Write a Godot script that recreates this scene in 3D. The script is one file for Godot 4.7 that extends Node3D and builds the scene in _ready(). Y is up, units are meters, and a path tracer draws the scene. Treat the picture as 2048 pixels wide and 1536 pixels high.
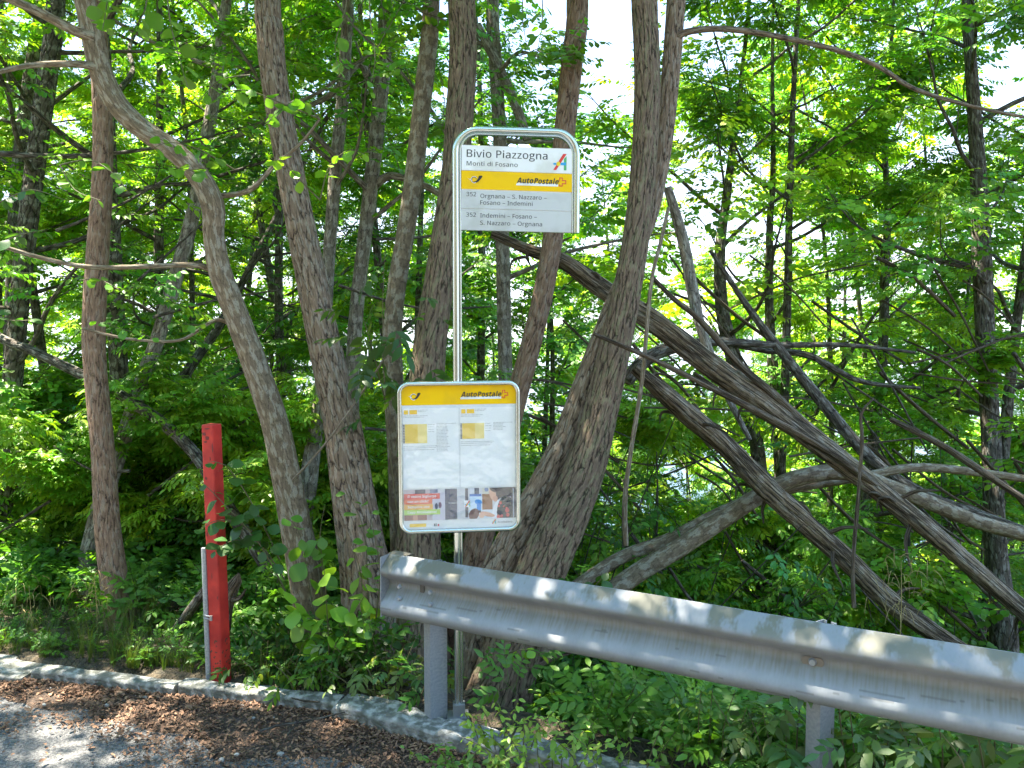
extends Node3D
# A bus stop on a wooded roadside above a lake. Units are metres, y is up, the kerb top is y = 0.

const FOC := 1600.0            # focal length and picture size in pixels of the photograph, used to measure places
const EYE := Vector3(0, 1.95, 0)
const PITCH := -0.06117
const ROAD_Y := -0.09

# ------------------------------------------------------------------ places
func ray(u: float, v: float) -> Vector3:
	var d := Vector3((u - 1024.0) / FOC, (768.0 - v) / FOC, -1.0)
	return d.rotated(Vector3.RIGHT, PITCH)

func at(u: float, v: float, depth: float) -> Vector3:
	return EYE + ray(u, v) * depth

func kerb_z(x: float) -> float:
	return -4.261 + (x + 0.913) * (0.2176 if x < -0.913 else 0.5)

func ground_h(x: float, z: float) -> float:
	var s := (kerb_z(x) - z) * 0.93
	if s < 0.0:                                               # the road, and the unseen bank behind it that cuts sky light
		return ROAD_Y - 0.05 + 0.75 * maxf(0.0, -s - 7.4) + (hill_noise.get_noise_2d(x, z) * 0.6 if s < -8.0 else 0.0)
	var k := smoothstep(-1.5, -0.2, x)
	var drop := maxf(0.0, s - lerpf(1.1, 0.16, k))
	var y := -0.02 - lerpf(0.58, 0.72, k) * drop * drop / (drop + 0.45)
	var bump := clampf(s * 0.3, 0.0, 1.0)
	y += bump * (hill_noise.get_noise_2d(x * 9.0, z * 9.0) * 0.12 + hill_noise.get_noise_2d(x, z) * minf(0.02 * s, 4.0) * 1.2)
	return maxf(y, -238.0)

var hill_noise := FastNoiseLite.new()

# ------------------------------------------------------------------ names and tags
var taken := {}
func numbered(called: String) -> String:
	if not taken.has(called):
		taken[called] = 0
		return called
	taken[called] += 1
	return "%s_%03d" % [called, taken[called]]

func tag(o: Node3D, label: String, category: String, group := "") -> Node3D:
	o.set_meta("label", label)
	o.set_meta("category", category)
	if group:
		o.set_meta("group", group)
	return o

func thing(called: String, label: String, category: String, where := Vector3.ZERO, group := "") -> Node3D:
	var o := Node3D.new()
	o.name = numbered(called)
	o.position = where
	add_child(o)
	return tag(o, label, category, group)

func put(called: String, mesh: Mesh, mat: Material, parent: Node) -> MeshInstance3D:
	var o := MeshInstance3D.new()
	o.name = called if parent != self else numbered(called)
	o.mesh = mesh
	o.material_override = mat
	parent.add_child(o, true)
	return o

func scatter(called: String, mesh: Mesh, mat: Material, parent: Node, places: Array, tints: Array) -> MultiMeshInstance3D:
	var mm := MultiMesh.new()
	mm.transform_format = MultiMesh.TRANSFORM_3D
	mm.use_colors = true
	mm.mesh = mesh
	mm.instance_count = places.size()
	for i in places.size():
		mm.set_instance_transform(i, places[i])
		mm.set_instance_color(i, tints[i])
	var o := MultiMeshInstance3D.new()
	o.name = called if parent != self else numbered(called)
	o.multimesh = mm
	o.material_override = mat
	o.set_meta("kind", "stuff")
	parent.add_child(o, true)
	return o

# ------------------------------------------------------------------ mesh building
class Shape:
	var v := PackedVector3Array()
	var n := PackedVector3Array()
	var t := PackedVector2Array()
	var c := PackedColorArray()
	var i := PackedInt32Array()
	var tint := Color.WHITE

	func vert(p: Vector3, uv := Vector2.ZERO) -> int:
		v.append(p)
		n.append(Vector3.ZERO)
		t.append(uv)
		c.append(tint)
		return v.size() - 1

	func tri(a: int, b: int, d: int) -> void:
		i.append(a)
		i.append(b)
		i.append(d)
		var k := (v[d] - v[a]).cross(v[b] - v[a])
		n[a] += k
		n[b] += k
		n[d] += k

	func quad(a: int, b: int, d: int, e: int) -> void:   # clockwise seen from outside
		tri(a, b, d)
		tri(a, d, e)

	func flat_quad(a: Vector3, b: Vector3, d: Vector3, e: Vector3) -> void:
		quad(vert(a, Vector2(0, 0)), vert(b, Vector2(1, 0)), vert(d, Vector2(1, 1)), vert(e, Vector2(0, 1)))

	func box(lo: Vector3, hi: Vector3, at := Transform3D.IDENTITY) -> void:
		var p := []
		for k in 8:
			p.append(at * Vector3(hi.x if k & 1 else lo.x, hi.y if k & 2 else lo.y, hi.z if k & 4 else lo.z))
		for q in [[4, 6, 7, 5], [1, 3, 2, 0], [5, 7, 3, 1], [0, 2, 6, 4], [6, 2, 3, 7], [0, 4, 5, 1]]:
			flat_quad(p[q[0]], p[q[1]], p[q[2]], p[q[3]])

	func mesh() -> ArrayMesh:
		for k in n.size():
			n[k] = n[k].normalized() if n[k].length_squared() > 1e-20 else Vector3.UP
		var a := []
		a.resize(Mesh.ARRAY_MAX)
		a[Mesh.ARRAY_VERTEX] = v
		a[Mesh.ARRAY_NORMAL] = n
		a[Mesh.ARRAY_TEX_UV] = t
		a[Mesh.ARRAY_COLOR] = c
		a[Mesh.ARRAY_INDEX] = i
		var m := ArrayMesh.new()
		m.add_surface_from_arrays(Mesh.PRIMITIVE_TRIANGLES, a)
		return m

func spline(pts: Array, step: float) -> Array:            # [points, parameter 0..n-1]
	var out := []
	var par := []
	for k in pts.size() - 1:
		var p0: Vector3 = pts[maxi(k - 1, 0)]
		var p1: Vector3 = pts[k]
		var p2: Vector3 = pts[k + 1]
		var p3: Vector3 = pts[mini(k + 2, pts.size() - 1)]
		var m := maxi(1, int(ceil(p1.distance_to(p2) / step)))
		for j in m:
			var f := float(j) / m
			out.append(p1.cubic_interpolate(p2, p0, p3, f))
			par.append(k + f)
	out.append(pts[-1])
	par.append(pts.size() - 1.0)
	return [out, par]

# A limb: round tube along a smooth path, its bark relief read from the same picture that colours it.
func limb(s: Shape, pts: Array, radii: Array, sides: int, step: float, relief: PackedByteArray = PackedByteArray(), depth := 0.0, flare := 0.0, wob := 0.05) -> void:
	var sp := spline(pts, step)
	var path: Array = sp[0]
	var par: Array = sp[1]
	var side := Vector3(0.9, 0.13, 0.42)
	var rmax := 0.0
	for r in radii:
		rmax = maxf(rmax, r)
	var around := maxi(1, roundi(rmax * TAU / 0.45))
	var run := 0.0
	var ph: float = path[0].x * 7.0 + path[0].z * 3.0
	var start := s.v.size()
	var last := path.size() - 1
	for k in path.size():
		var p: Vector3 = path[k]
		var q: Vector3 = path[mini(k + 1, last)] - path[maxi(k - 1, 0)]
		q = q.normalized()
		side = (side - q * side.dot(q)).normalized()
		var other := q.cross(side)
		if k > 0:
			run += p.distance_to(path[k - 1])
		var fl: float = par[k]
		var i0 := mini(int(fl), radii.size() - 1)
		var i1 := mini(i0 + 1, radii.size() - 1)
		var r0 := lerpf(radii[i0], radii[i1], fl - i0)
		var here := s.v.size()
		for j in sides + 1:
			var a := TAU * (j % sides) / sides
			var uv := Vector2(float(j) / sides * around, run / 0.8)
			var r := r0 * (1.0 + wob * sin(a * 2.0 + ph + run * 1.3) + wob * 0.6 * sin(a * 3.0 - run * 4.1 + ph * 2.0))
			if flare > 0.0:
				var e := exp(-run / 0.22)
				r *= 1.0 + flare * e * (0.7 + 0.55 * sin(a * 4.0 + ph) + 0.3 * sin(a * 7.0 + ph * 3.0))
			if depth > 0.0:
				r += depth * (relief[(int(fposmod(uv.y, 1.0) * 511.0) << 9) + int(fposmod(uv.x, 1.0) * 511.0)] / 255.0 - 0.65)
			s.vert(p + (side * cos(a) + other * sin(a)) * r, uv)
		if k > 0:
			for j in sides:
				s.quad(here - sides - 1 + j, here + j, here + j + 1, here - sides + j)
	for k in path.size():                                   # weld the seam's normals
		var a0 := start + k * (sides + 1)
		var sum := s.n[a0] + s.n[a0 + sides]
		s.n[a0] = sum
		s.n[a0 + sides] = sum
	for e in [0, last]:                                     # close both ends
		var base: int = start + e * (sides + 1)
		var tip := s.vert(path[e], Vector2(0.5, 0))
		for j in sides:
			if e == last:
				s.tri(base + j, tip, base + j + 1)
			else:
				s.tri(base + j + 1, tip, base + j)

# A closed outline (x, y) swept along a path; up gives the outline's y.
func sweep(s: Shape, outline: PackedVector2Array, frames: Array, closed_ends := true, smooth := false) -> void:
	var m := outline.size()
	if smooth:
		for k in frames.size():
			var f: Transform3D = frames[k]
			for j in m + 1:
				var o := outline[j % m]
				s.vert(f * Vector3(o.x, o.y, 0), Vector2(float(j) / m, k))
			if k > 0:
				var h := s.v.size() - m - 1
				for j in m:
					s.quad(h - m - 1 + j, h + j, h + j + 1, h - m + j)
	else:
		for k in range(1, frames.size()):
			var f0: Transform3D = frames[k - 1]
			var f1: Transform3D = frames[k]
			for j in m:
				var a := outline[j]
				var b := outline[(j + 1) % m]
				s.flat_quad(f0 * Vector3(a.x, a.y, 0), f1 * Vector3(a.x, a.y, 0), f1 * Vector3(b.x, b.y, 0), f0 * Vector3(b.x, b.y, 0))
	if closed_ends:
		var tris := Geometry2D.triangulate_polygon(outline)
		for e in [0, frames.size() - 1]:
			var f: Transform3D = frames[e]
			var b := s.v.size()
			for o in outline:
				s.vert(f * Vector3(o.x, o.y, 0), o)
			for k in range(0, tris.size(), 3):
				var p := outline[tris[k]]
				var turn := (outline[tris[k + 1]] - p).cross(outline[tris[k + 2]] - p)
				if (turn > 0.0) == (e == 0):
					s.tri(b + tris[k], b + tris[k + 1], b + tris[k + 2])
				else:
					s.tri(b + tris[k], b + tris[k + 2], b + tris[k + 1])

func ccw(outline: PackedVector2Array) -> PackedVector2Array:
	var area := 0.0
	for k in outline.size():
		area += outline[k].cross(outline[(k + 1) % outline.size()])
	if area < 0.0:
		outline.reverse()
	return outline

# A flat printed or cut shape with a little thickness, standing on the plane z = lift.
func plate(s: Shape, outline: PackedVector2Array, lift: float, thick := 0.0008) -> void:
	sweep(s, ccw(outline), [Transform3D(Basis(), Vector3(0, 0, lift)), Transform3D(Basis(), Vector3(0, 0, lift + thick))])

func rect(x0: float, y0: float, x1: float, y1: float) -> PackedVector2Array:
	return PackedVector2Array([Vector2(x0, y0), Vector2(x1, y0), Vector2(x1, y1), Vector2(x0, y1)])

func rounded(x0: float, y0: float, x1: float, y1: float, r: float, k := 8) -> PackedVector2Array:
	var o := PackedVector2Array()
	for q in [[x1 - r, y0 + r, -PI / 2], [x1 - r, y1 - r, 0.0], [x0 + r, y1 - r, PI / 2], [x0 + r, y0 + r, PI]]:
		for j in k + 1:
			var a: float = q[2] + PI / 2 * j / k
			o.append(Vector2(q[0] + r * cos(a), q[1] + r * sin(a)))
	return o

# ------------------------------------------------------------------ materials
func lin(r: float, g: float, b: float) -> Color:
	return Color(r, g, b).linear_to_srgb()

func plain(c: Color, rough := 0.6, metal := 0.0) -> StandardMaterial3D:
	var m := StandardMaterial3D.new()
	m.albedo_color = c
	m.roughness = rough
	m.metallic = metal
	return m

func noise(kind: int, freq: float, octaves := 4, which := 1) -> FastNoiseLite:
	var f := FastNoiseLite.new()
	f.noise_type = kind
	f.frequency = freq
	f.seed = which
	f.fractal_octaves = octaves
	f.fractal_type = FastNoiseLite.FRACTAL_FBM if octaves > 1 else FastNoiseLite.FRACTAL_NONE
	return f

func grey(f: FastNoiseLite, w: int, h: int, to_w := 512, to_h := 512) -> PackedByteArray:
	var im := f.get_seamless_image(w, h)
	im.convert(Image.FORMAT_L8)
	if w != to_w or h != to_h:
		im.resize(to_w, to_h, Image.INTERPOLATE_CUBIC)
	return im.get_data()

var relief := {}
var bark := {}

func make_bark(called: String, crack: Color, low: Color, high: Color, lichen: Color, lichen_from: float, squash: int, freq: float, depth: float, crack_at: float, bands := 0.0) -> void:
	var cell := FastNoiseLite.new()
	cell.noise_type = FastNoiseLite.TYPE_CELLULAR
	cell.cellular_return_type = FastNoiseLite.RETURN_DISTANCE2_SUB
	cell.frequency = freq
	cell.seed = called.hash() % 1000
	cell.fractal_type = FastNoiseLite.FRACTAL_NONE
	cell.domain_warp_enabled = true
	cell.domain_warp_amplitude = 0.9 / freq
	cell.domain_warp_frequency = freq * 0.8
	cell.domain_warp_fractal_type = FastNoiseLite.DOMAIN_WARP_FRACTAL_PROGRESSIVE
	cell.domain_warp_fractal_octaves = 3
	var plates := grey(cell, 512, squash)
	cell.frequency = freq * 2.3
	cell.seed += 5
	var chips := grey(cell, 512, squash)
	var fine := grey(noise(FastNoiseLite.TYPE_SIMPLEX_SMOOTH, 0.05, 5, 3), 512, maxi(squash, 96))
	var blot := grey(noise(FastNoiseLite.TYPE_SIMPLEX_SMOOTH, 0.012, 5, 8), 512, 512)
	var grain := grey(noise(FastNoiseLite.TYPE_SIMPLEX_SMOOTH, 0.12, 3, 21), 512, 512)
	var line := grey(noise(FastNoiseLite.TYPE_SIMPLEX_SMOOTH, 0.03, 3, 5), 64, 512)
	var hgt := PackedByteArray()
	hgt.resize(512 * 512)
	var rgb := PackedByteArray()
	rgb.resize(512 * 512 * 3)
	for k in 512 * 512:
		var p := smoothstep(0.0, crack_at, plates[k] / 255.0) * lerpf(1.0, smoothstep(0.0, crack_at * 0.8, chips[k] / 255.0), 0.45 * smoothstep(90.0, 150.0, blot[k]))
		var f := fine[k] / 255.0
		var g := grain[k] / 255.0
		var b := blot[k] / 255.0
		var h := p * (0.62 + 0.25 * f) + 0.13 * g
		var ring := 0.0
		if bands > 0.0:
			ring = bands * smoothstep(0.62, 0.8, line[k] / 255.0)
			h -= ring * 0.3
		var col := low.lerp(high, clampf(0.15 + 1.1 * (f - 0.2) + 0.5 * (g - 0.5), 0, 1))
		col = col.lerp(low, 0.55 * smoothstep(0.5, 0.35, b))
		col = col.lerp(lichen, 0.75 * smoothstep(lichen_from, lichen_from + 0.12, b) * (0.4 + 0.6 * g))
		col = col.lerp(crack, clampf((1.0 - p) * 0.9 + ring * 0.5, 0, 1))
		hgt[k] = int(clampf(h, 0, 1) * 255.0)
		rgb[k * 3] = int(clampf(sqrt(col.r), 0, 1) * 255.0)
		rgb[k * 3 + 1] = int(clampf(sqrt(col.g), 0, 1) * 255.0)
		rgb[k * 3 + 2] = int(clampf(sqrt(col.b), 0, 1) * 255.0)
	relief[called] = hgt
	var m := StandardMaterial3D.new()
	m.resource_name = called
	m.albedo_texture = ImageTexture.create_from_image(Image.create_from_data(512, 512, false, Image.FORMAT_RGB8, rgb))
	m.heightmap_enabled = true
	m.heightmap_texture = ImageTexture.create_from_image(Image.create_from_data(512, 512, false, Image.FORMAT_L8, hgt))
	m.heightmap_scale = depth
	m.roughness = 0.9
	m.metallic_specular = 0.3
	bark[called] = m

func mottled(c0: Color, c1: Color, freq: float, scale: float, rough: float, bump := 0.0, metal := 0.0, octaves := 5, lo := 0.3, hi := 0.7) -> StandardMaterial3D:
	var m := StandardMaterial3D.new()
	var ramp := Gradient.new()
	ramp.set_color(0, c0)
	ramp.set_color(1, c1)
	ramp.set_offset(0, lo)
	ramp.set_offset(1, hi)
	var t := NoiseTexture2D.new()
	t.width = 512
	t.height = 512
	t.seamless = true
	t.noise = noise(FastNoiseLite.TYPE_SIMPLEX_SMOOTH, freq, octaves, int(freq * 1000) + int(scale * 10))
	t.color_ramp = ramp
	m.albedo_texture = t
	m.uv1_triplanar = true
	m.uv1_world_triplanar = true
	m.uv1_scale = Vector3.ONE * scale
	m.roughness = rough
	m.metallic = metal
	if bump > 0.0:
		var b := NoiseTexture2D.new()
		b.width = 512
		b.height = 512
		b.seamless = true
		b.noise = noise(FastNoiseLite.TYPE_SIMPLEX_SMOOTH, freq * 3.0, 5, 77)
		m.heightmap_enabled = true
		m.heightmap_texture = b
		m.heightmap_scale = bump
	return m

func leaf_material(rough: float, through: Color) -> StandardMaterial3D:
	var m := StandardMaterial3D.new()
	m.vertex_color_use_as_albedo = true
	m.roughness = rough
	m.metallic_specular = 0.5
	m.backlight_enabled = true
	m.backlight = through
	m.cull_mode = BaseMaterial3D.CULL_DISABLED
	return m

# ------------------------------------------------------------------ leaves
func leaf(s: Shape, at_: Transform3D, length: float, width: float, wide_at := 0.45, segs := 4, fold := 0.18, droop := 0.18, wave := 0.0) -> void:
	var mid := []
	var lefts := []
	var rights := []
	for k in segs + 1:
		var f := float(k) / segs
		var w := width * 0.5 * pow(sin(PI * pow(f, log(0.5) / log(wide_at))), 0.75) if k > 0 and k < segs else 0.0
		var y := -droop * length * f * f
		var e := Vector3(f * length, y, 0)
		mid.append(s.vert(at_ * e, Vector2(f, 0.5)))
		if w > 0.0:
			var rise := w * fold + wave * length * sin(f * 9.0)
			lefts.append(s.vert(at_ * (e + Vector3(0, rise, -w)), Vector2(f, 0)))
			rights.append(s.vert(at_ * (e + Vector3(0, rise - wave * length * 2.0 * sin(f * 9.0), w)), Vector2(f, 1)))
	s.tri(mid[0], lefts[0], mid[1])
	s.tri(mid[0], mid[1], rights[0])
	for k in range(1, segs - 1):
		s.quad(lefts[k - 1], lefts[k], mid[k + 1], mid[k])
		s.quad(mid[k], mid[k + 1], rights[k], rights[k - 1])
	s.tri(lefts[-1], mid[segs], mid[segs - 1])
	s.tri(mid[segs - 1], mid[segs], rights[-1])

func stalk(s: Shape, a: Vector3, b: Vector3, r: float) -> void:
	var d := (b - a).normalized()
	var x := d.cross(Vector3.UP if absf(d.y) < 0.9 else Vector3.RIGHT).normalized()
	var y := d.cross(x)
	var h := s.v.size()
	for e in [a, b]:
		for k in 3:
			s.vert(e + (x * cos(TAU * k / 3) + y * sin(TAU * k / 3)) * r)
	for k in 3:
		s.quad(h + k, h + 3 + k, h + 3 + (k + 1) % 3, h + (k + 1) % 3)

func shade(rng: RandomNumberGenerator, spread: float) -> Color:
	var b := 1.0 + rng.randf_range(-spread, spread)
	return Color(b * rng.randf_range(0.85, 1.2), b, b * rng.randf_range(0.8, 1.15))

# a twig along +x carrying leaves to both sides
func spray_mesh(kind: String, seed_: int) -> ArrayMesh:
	var rng := RandomNumberGenerator.new()
	rng.seed = seed_
	var s := Shape.new()
	var wood := Color(0.5, 0.28, 0.5)
	if kind == "pinnate":
		for q in 4:
			var yaw := (q - 1.5) * 0.75 + rng.randf_range(-0.2, 0.2)
			var base := Transform3D(Basis.from_euler(Vector3(0, yaw, rng.randf_range(-0.35, 0.25))), Vector3(rng.randf_range(0, 0.1), 0, 0))
			pinnate(s, base, rng.randf_range(0.2, 0.28), 4, 0.075, rng)
	else:
		var n := 15 if kind == "ovate" else 12
		var length := 0.34
		s.tint = wood
		stalk(s, Vector3.ZERO, Vector3(length, -0.02, 0), 0.0022)
		for k in n:
			var f := (k + 0.6) / n
			var sidew := 1.0 if k % 2 else -1.0
			var yaw := -sidew * rng.randf_range(0.6, 1.25) * (1.0 - 0.6 * f * f)
			if k == n - 1:
				yaw = rng.randf_range(-0.2, 0.2)
			s.tint = shade(rng, 0.22)
			var p := Vector3(length * f, -0.02 * f, 0)
			var b := Basis.from_euler(Vector3(rng.randf_range(-0.5, 0.5), yaw, rng.randf_range(-0.65, 0.2)), EULER_ORDER_YZX)
			var o := b * Vector3(0.018, 0, 0)
			if kind == "ovate":
				leaf(s, Transform3D(b, p + o), rng.randf_range(0.058, 0.085), rng.randf_range(0.034, 0.046), 0.42, 3, 0.2, 0.2)
			else:
				leaf(s, Transform3D(b, p + o), rng.randf_range(0.06, 0.085), rng.randf_range(0.055, 0.072), 0.55, 3, 0.12, 0.15)
	return s.mesh()

func pinnate(s: Shape, base: Transform3D, length: float, pairs: int, leaflet: float, rng: RandomNumberGenerator) -> void:
	var keep := s.tint
	s.tint = Color(0.9, 0.9, 0.8) * keep
	stalk(s, base * Vector3.ZERO, base * Vector3(length, -0.12 * length, 0), 0.0014)
	for k in pairs * 2 + 1:
		var f := 0.3 + 0.7 * float(k / 2 + 1) / (pairs + 1) if k < pairs * 2 else 1.0
		var yaw := 0.0 if k == pairs * 2 else (0.95 if k % 2 else -0.95) + rng.randf_range(-0.15, 0.15)
		s.tint = keep * shade(rng, 0.15)
		var b := base * Transform3D(Basis.from_euler(Vector3(rng.randf_range(-0.25, 0.25), yaw, rng.randf_range(-0.5, 0.05)), EULER_ORDER_YZX), Vector3(length * f, -0.12 * length * f * f, 0))
		leaf(s, b, leaflet * rng.randf_range(0.85, 1.1), leaflet * rng.randf_range(0.34, 0.42), 0.42, 3, 0.16, 0.22)
	s.tint = keep

var sprays := {}
var leaves_mat: StandardMaterial3D

func spray_places(rng: RandomNumberGenerator, p: Vector3, d: Vector3, places: Array, tints: Array, size: float, base: Color, spread := 0.35) -> void:
	var yaw := atan2(-d.z, d.x) + rng.randf_range(-1.0, 1.0)
	var b := Basis.from_euler(Vector3(rng.randf_range(-0.5, 0.5), yaw, clampf(d.y, -0.6, 0.6) * 0.6 + rng.randf_range(-0.5, 0.25)), EULER_ORDER_YZX)
	b = b.scaled(Vector3.ONE * size * rng.randf_range(0.75, 1.2))
	places.append(Transform3D(b, p))
	var k := 1.0 + rng.randf_range(-spread, spread)
	var warm := rng.randf_range(0.0, 1.0)
	tints.append(Color(base.r * k * lerpf(0.72, 1.2, warm), base.g * k, base.b * k * lerpf(1.3, 0.7, warm)))

# one wandering branch; returns its points
func wander(rng: RandomNumberGenerator, from: Vector3, dir: Vector3, length: float, lift: float, bend: float, n := 6) -> Array:
	var out := [from]
	var d := dir.normalized()
	var p := from
	for k in n:
		d = (d + Vector3(rng.randf_range(-bend, bend), rng.randf_range(-bend, bend) + lift, rng.randf_range(-bend, bend))).normalized()
		p += d * length / n
		out.append(p)
	return out

func tapered(r0: float, r1: float, n: int) -> Array:
	var out := []
	for k in n:
		out.append(lerpf(r0, r1, float(k) / (n - 1)))
	return out

# limbs, twigs and foliage of a tree whose trunk follows pts (local to the tree)
func crown(o: Node3D, rng: RandomNumberGenerator, pts: Array, radii: Array, from_y: float, limbs: int, reach: float, wood: String, kind: String, base: Color, per_twig := 5, leaf_size := 1.0, twigs := 6, lean := Vector3.ZERO) -> void:
	var sp := spline(pts, 0.3)
	var path: Array = sp[0]
	var tw := Shape.new()
	var places := []
	var tints := []
	var usable := []
	for k in path.size():
		if path[k].y >= from_y:
			usable.append(k)
	if usable.is_empty():
		return
	for l in limbs:
		var k: int = usable[int((l + rng.randf()) / limbs * usable.size()) % usable.size()]
		var f := float(k) / path.size()
		var r0: float = radii[mini(int(sp[1][k]), radii.size() - 1)]
		var az := l * 2.4 + rng.randf_range(-0.5, 0.5)
		var dir := Vector3(cos(az), rng.randf_range(0.1, 0.8), sin(az)) + lean
		var long := reach * rng.randf_range(0.6, 1.15) * (1.15 - 0.5 * f)
		var b := wander(rng, path[k], dir, long, 0.02, 0.22)
		var s := Shape.new()
		limb(s, b, tapered(minf(r0 * 0.5, 0.009 + long * 0.008), 0.004, b.size()), 6, 0.15)
		put("branch", s.mesh(), bark[wood], o)
		var bp: Array = spline(b, 0.12)[0]
		for t in twigs:
			var q: int = clampi(int(lerpf(0.25, 1.0, (t + rng.randf()) / twigs) * (bp.size() - 1)), 0, bp.size() - 1)
			var out_dir: Vector3 = (bp[mini(q + 1, bp.size() - 1)] - bp[maxi(q - 1, 0)]).normalized()
			var td := out_dir + Vector3(rng.randf_range(-1, 1), rng.randf_range(-0.35, 0.5), rng.randf_range(-1, 1))
			var tl := rng.randf_range(0.35, 0.9) * clampf(reach / 2.5, 0.6, 1.2)
			var tp := wander(rng, bp[q], td, tl, -0.02, 0.25, 3)
			limb(tw, tp, tapered(0.0045, 0.002, 4), 4, 0.3)
			for e in per_twig:
				var g := rng.randf_range(0.2, 1.0) * 3.0
				var i0 := mini(int(g), 2)
				var p: Vector3 = tp[i0].lerp(tp[i0 + 1], g - i0)
				spray_places(rng, p + Vector3(rng.randf_range(-0.1, 0.1), rng.randf_range(-0.12, 0.08), rng.randf_range(-0.1, 0.1)), tp[i0 + 1] - tp[i0], places, tints, leaf_size, base)
	put("twigs", tw.mesh(), bark[wood], o).set_meta("kind", "stuff")
	var half := places.size() / 2
	scatter("foliage", sprays[kind][rng.randi() % 3], leaves_mat, o, places.slice(0, half), tints.slice(0, half))
	scatter("foliage", sprays[kind][rng.randi() % 3], leaves_mat, o, places.slice(half), tints.slice(half))

# trunk measured as (u, v, width in pixels) from the ground up, with depths at both ends
func measured(list: Array, d0: float, d1: float) -> Array:
	var pts := []
	var radii := []
	var v0: float = list[0][1]
	var v1: float = list[-1][1]
	for e in list:
		var d := lerpf(d0, d1, (v0 - e[1]) / maxf(v0 - v1, 1.0))
		pts.append(at(e[0], e[1], d))
		radii.append(e[2] * 0.45 * d / FOC)
	return [pts, radii]

func local(pts: Array, o: Vector3) -> Array:
	return pts.map(func(p): return p - o)

func big_tree(called: String, label: String, list: Array, d0: float, d1: float, top: float, wood: String, opts := {}) -> Node3D:
	var m := measured(list, d0, d1)
	var pts: Array = m[0]
	var radii: Array = m[1]
	var root: Vector3 = pts[0]
	# the stem starts a little under the soil
	var g := ground_h(root.x, root.z) - 0.12
	if root.y > g:
		var away: Vector3 = (pts[0] - pts[1]).normalized()
		pts.push_front(Vector3(root.x + away.x * 0.1, g, root.z + away.z * 0.1))
		radii.push_front(radii[0] * 1.12)
		root = pts[0]
	# and goes on above the picture
	var up: Vector3 = (pts[-1] - pts[-2]).normalized()
	var rng := RandomNumberGenerator.new()
	rng.seed = label.hash()
	var r_top: float = radii[-1]
	var n := maxi(2, int((top - pts[-1].y) / 1.2))
	var last: Vector3 = pts[-1]
	if top > last.y + 0.5:
		for k in n:
			up = (up + Vector3(rng.randf_range(-0.12, 0.12), 0.12, rng.randf_range(-0.12, 0.12))).normalized()
			last += up * (top - pts[-1].y) / (n - k) / maxf(up.y, 0.3) if k == 0 else up * 1.2
			pts.append(last)
			radii.append(maxf(r_top * (1.0 - 0.9 * (k + 1.0) / n), 0.012))
	var o := thing(called, label, "tree", root, opts.get("group", ""))
	pts = local(pts, root)
	var s := Shape.new()
	var fine: bool = opts.get("fine", true)
	limb(s, pts, radii, 72 if fine else 20, 0.018 if fine else 0.06, relief[wood], opts.get("depth", 0.011) if fine else 0.004, opts.get("flare", 0.0))
	put("trunk", s.mesh(), bark[wood], o)
	for b in opts.get("branches", []):
		var bm := measured_path(b)
		var bs := Shape.new()
		limb(bs, local(bm[0], root), bm[1], 14, 0.03, relief[wood], 0.004)
		put("branch", bs.mesh(), bark[wood], o)
	crown(o, rng, pts, radii, opts.get("from", 3.0) - root.y, opts.get("limbs", 12), opts.get("reach", 2.6), wood, opts.get("kind", "round"), opts.get("tint", GREEN), opts.get("per", 5), opts.get("leaf", 0.8), opts.get("twigs", 6), opts.get("lean", Vector3(0, 0, 0.3)))  # crown mostly out of view, leaned over the road to shade it
	return o

# a path of (u, v, width px, depth)
func measured_path(b: Array) -> Array:
	var pts := []
	var radii := []
	for e in b:
		pts.append(at(e[0], e[1], e[3]))
		radii.append(maxf(e[2] * 0.43 * e[3] / FOC, 0.0025))
	return [pts, radii]

func stick(called: String, label: String, b: Array, wood: String, category := "branch", fine := false, depth := 0.004, group := "") -> Node3D:
	var m := measured_path(b)
	var root: Vector3 = m[0][0]
	var s := Shape.new()
	limb(s, local(m[0], root), m[1], 40 if fine else 10, 0.02 if fine else 0.05, relief[wood], depth if fine else 0.002, 0.0, 0.11 if wood == "dead" else 0.05)
	var o := put(called, s.mesh(), bark[wood], self)
	o.position = root
	if called == "fallen_log":                              # broken stubs and loose strips of bark
		var rng := RandomNumberGenerator.new()
		rng.seed = label.hash()
		var path: Array = spline(local(m[0], root), 0.05)[0]
		for k in 22:
			var q := rng.randi_range(2, path.size() - 3)
			var p: Vector3 = path[q]
			var along: Vector3 = (path[q + 1] - path[q - 1]).normalized()
			var out := along.cross(Vector3(rng.randf_range(-1, 1), rng.randf_range(-1, 1), rng.randf_range(-1, 1))).normalized()
			var l := rng.randf_range(0.08, 0.28)
			var st := Shape.new()
			var loose := k % 2 == 0
			if loose:
				limb(st, [p + out * 0.055, p + out * 0.075 - along * l * 0.3, p + out * 0.07 - along * l * 0.7 + Vector3(0, -l * 0.3, 0), p + out * 0.06 - along * l * 0.8 + Vector3(0, -l * 0.75, 0)], [0.008, 0.012, 0.009, 0.002], 6, 0.03)
			else:
				limb(st, [p + out * 0.02, p + (out + along * 0.3) * l * 0.6, p + (out + along * 0.6) * l], [0.017, 0.011, 0.004], 7, 0.03)
			put("bark_strip" if loose else "stub", st.mesh(), bark[wood], o)
	return tag(o, label, category, group)

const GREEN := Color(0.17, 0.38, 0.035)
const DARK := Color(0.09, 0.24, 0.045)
const LIME := Color(0.33, 0.54, 0.035)  # lighter leaf tint standing in for sunlit, glowing foliage

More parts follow.
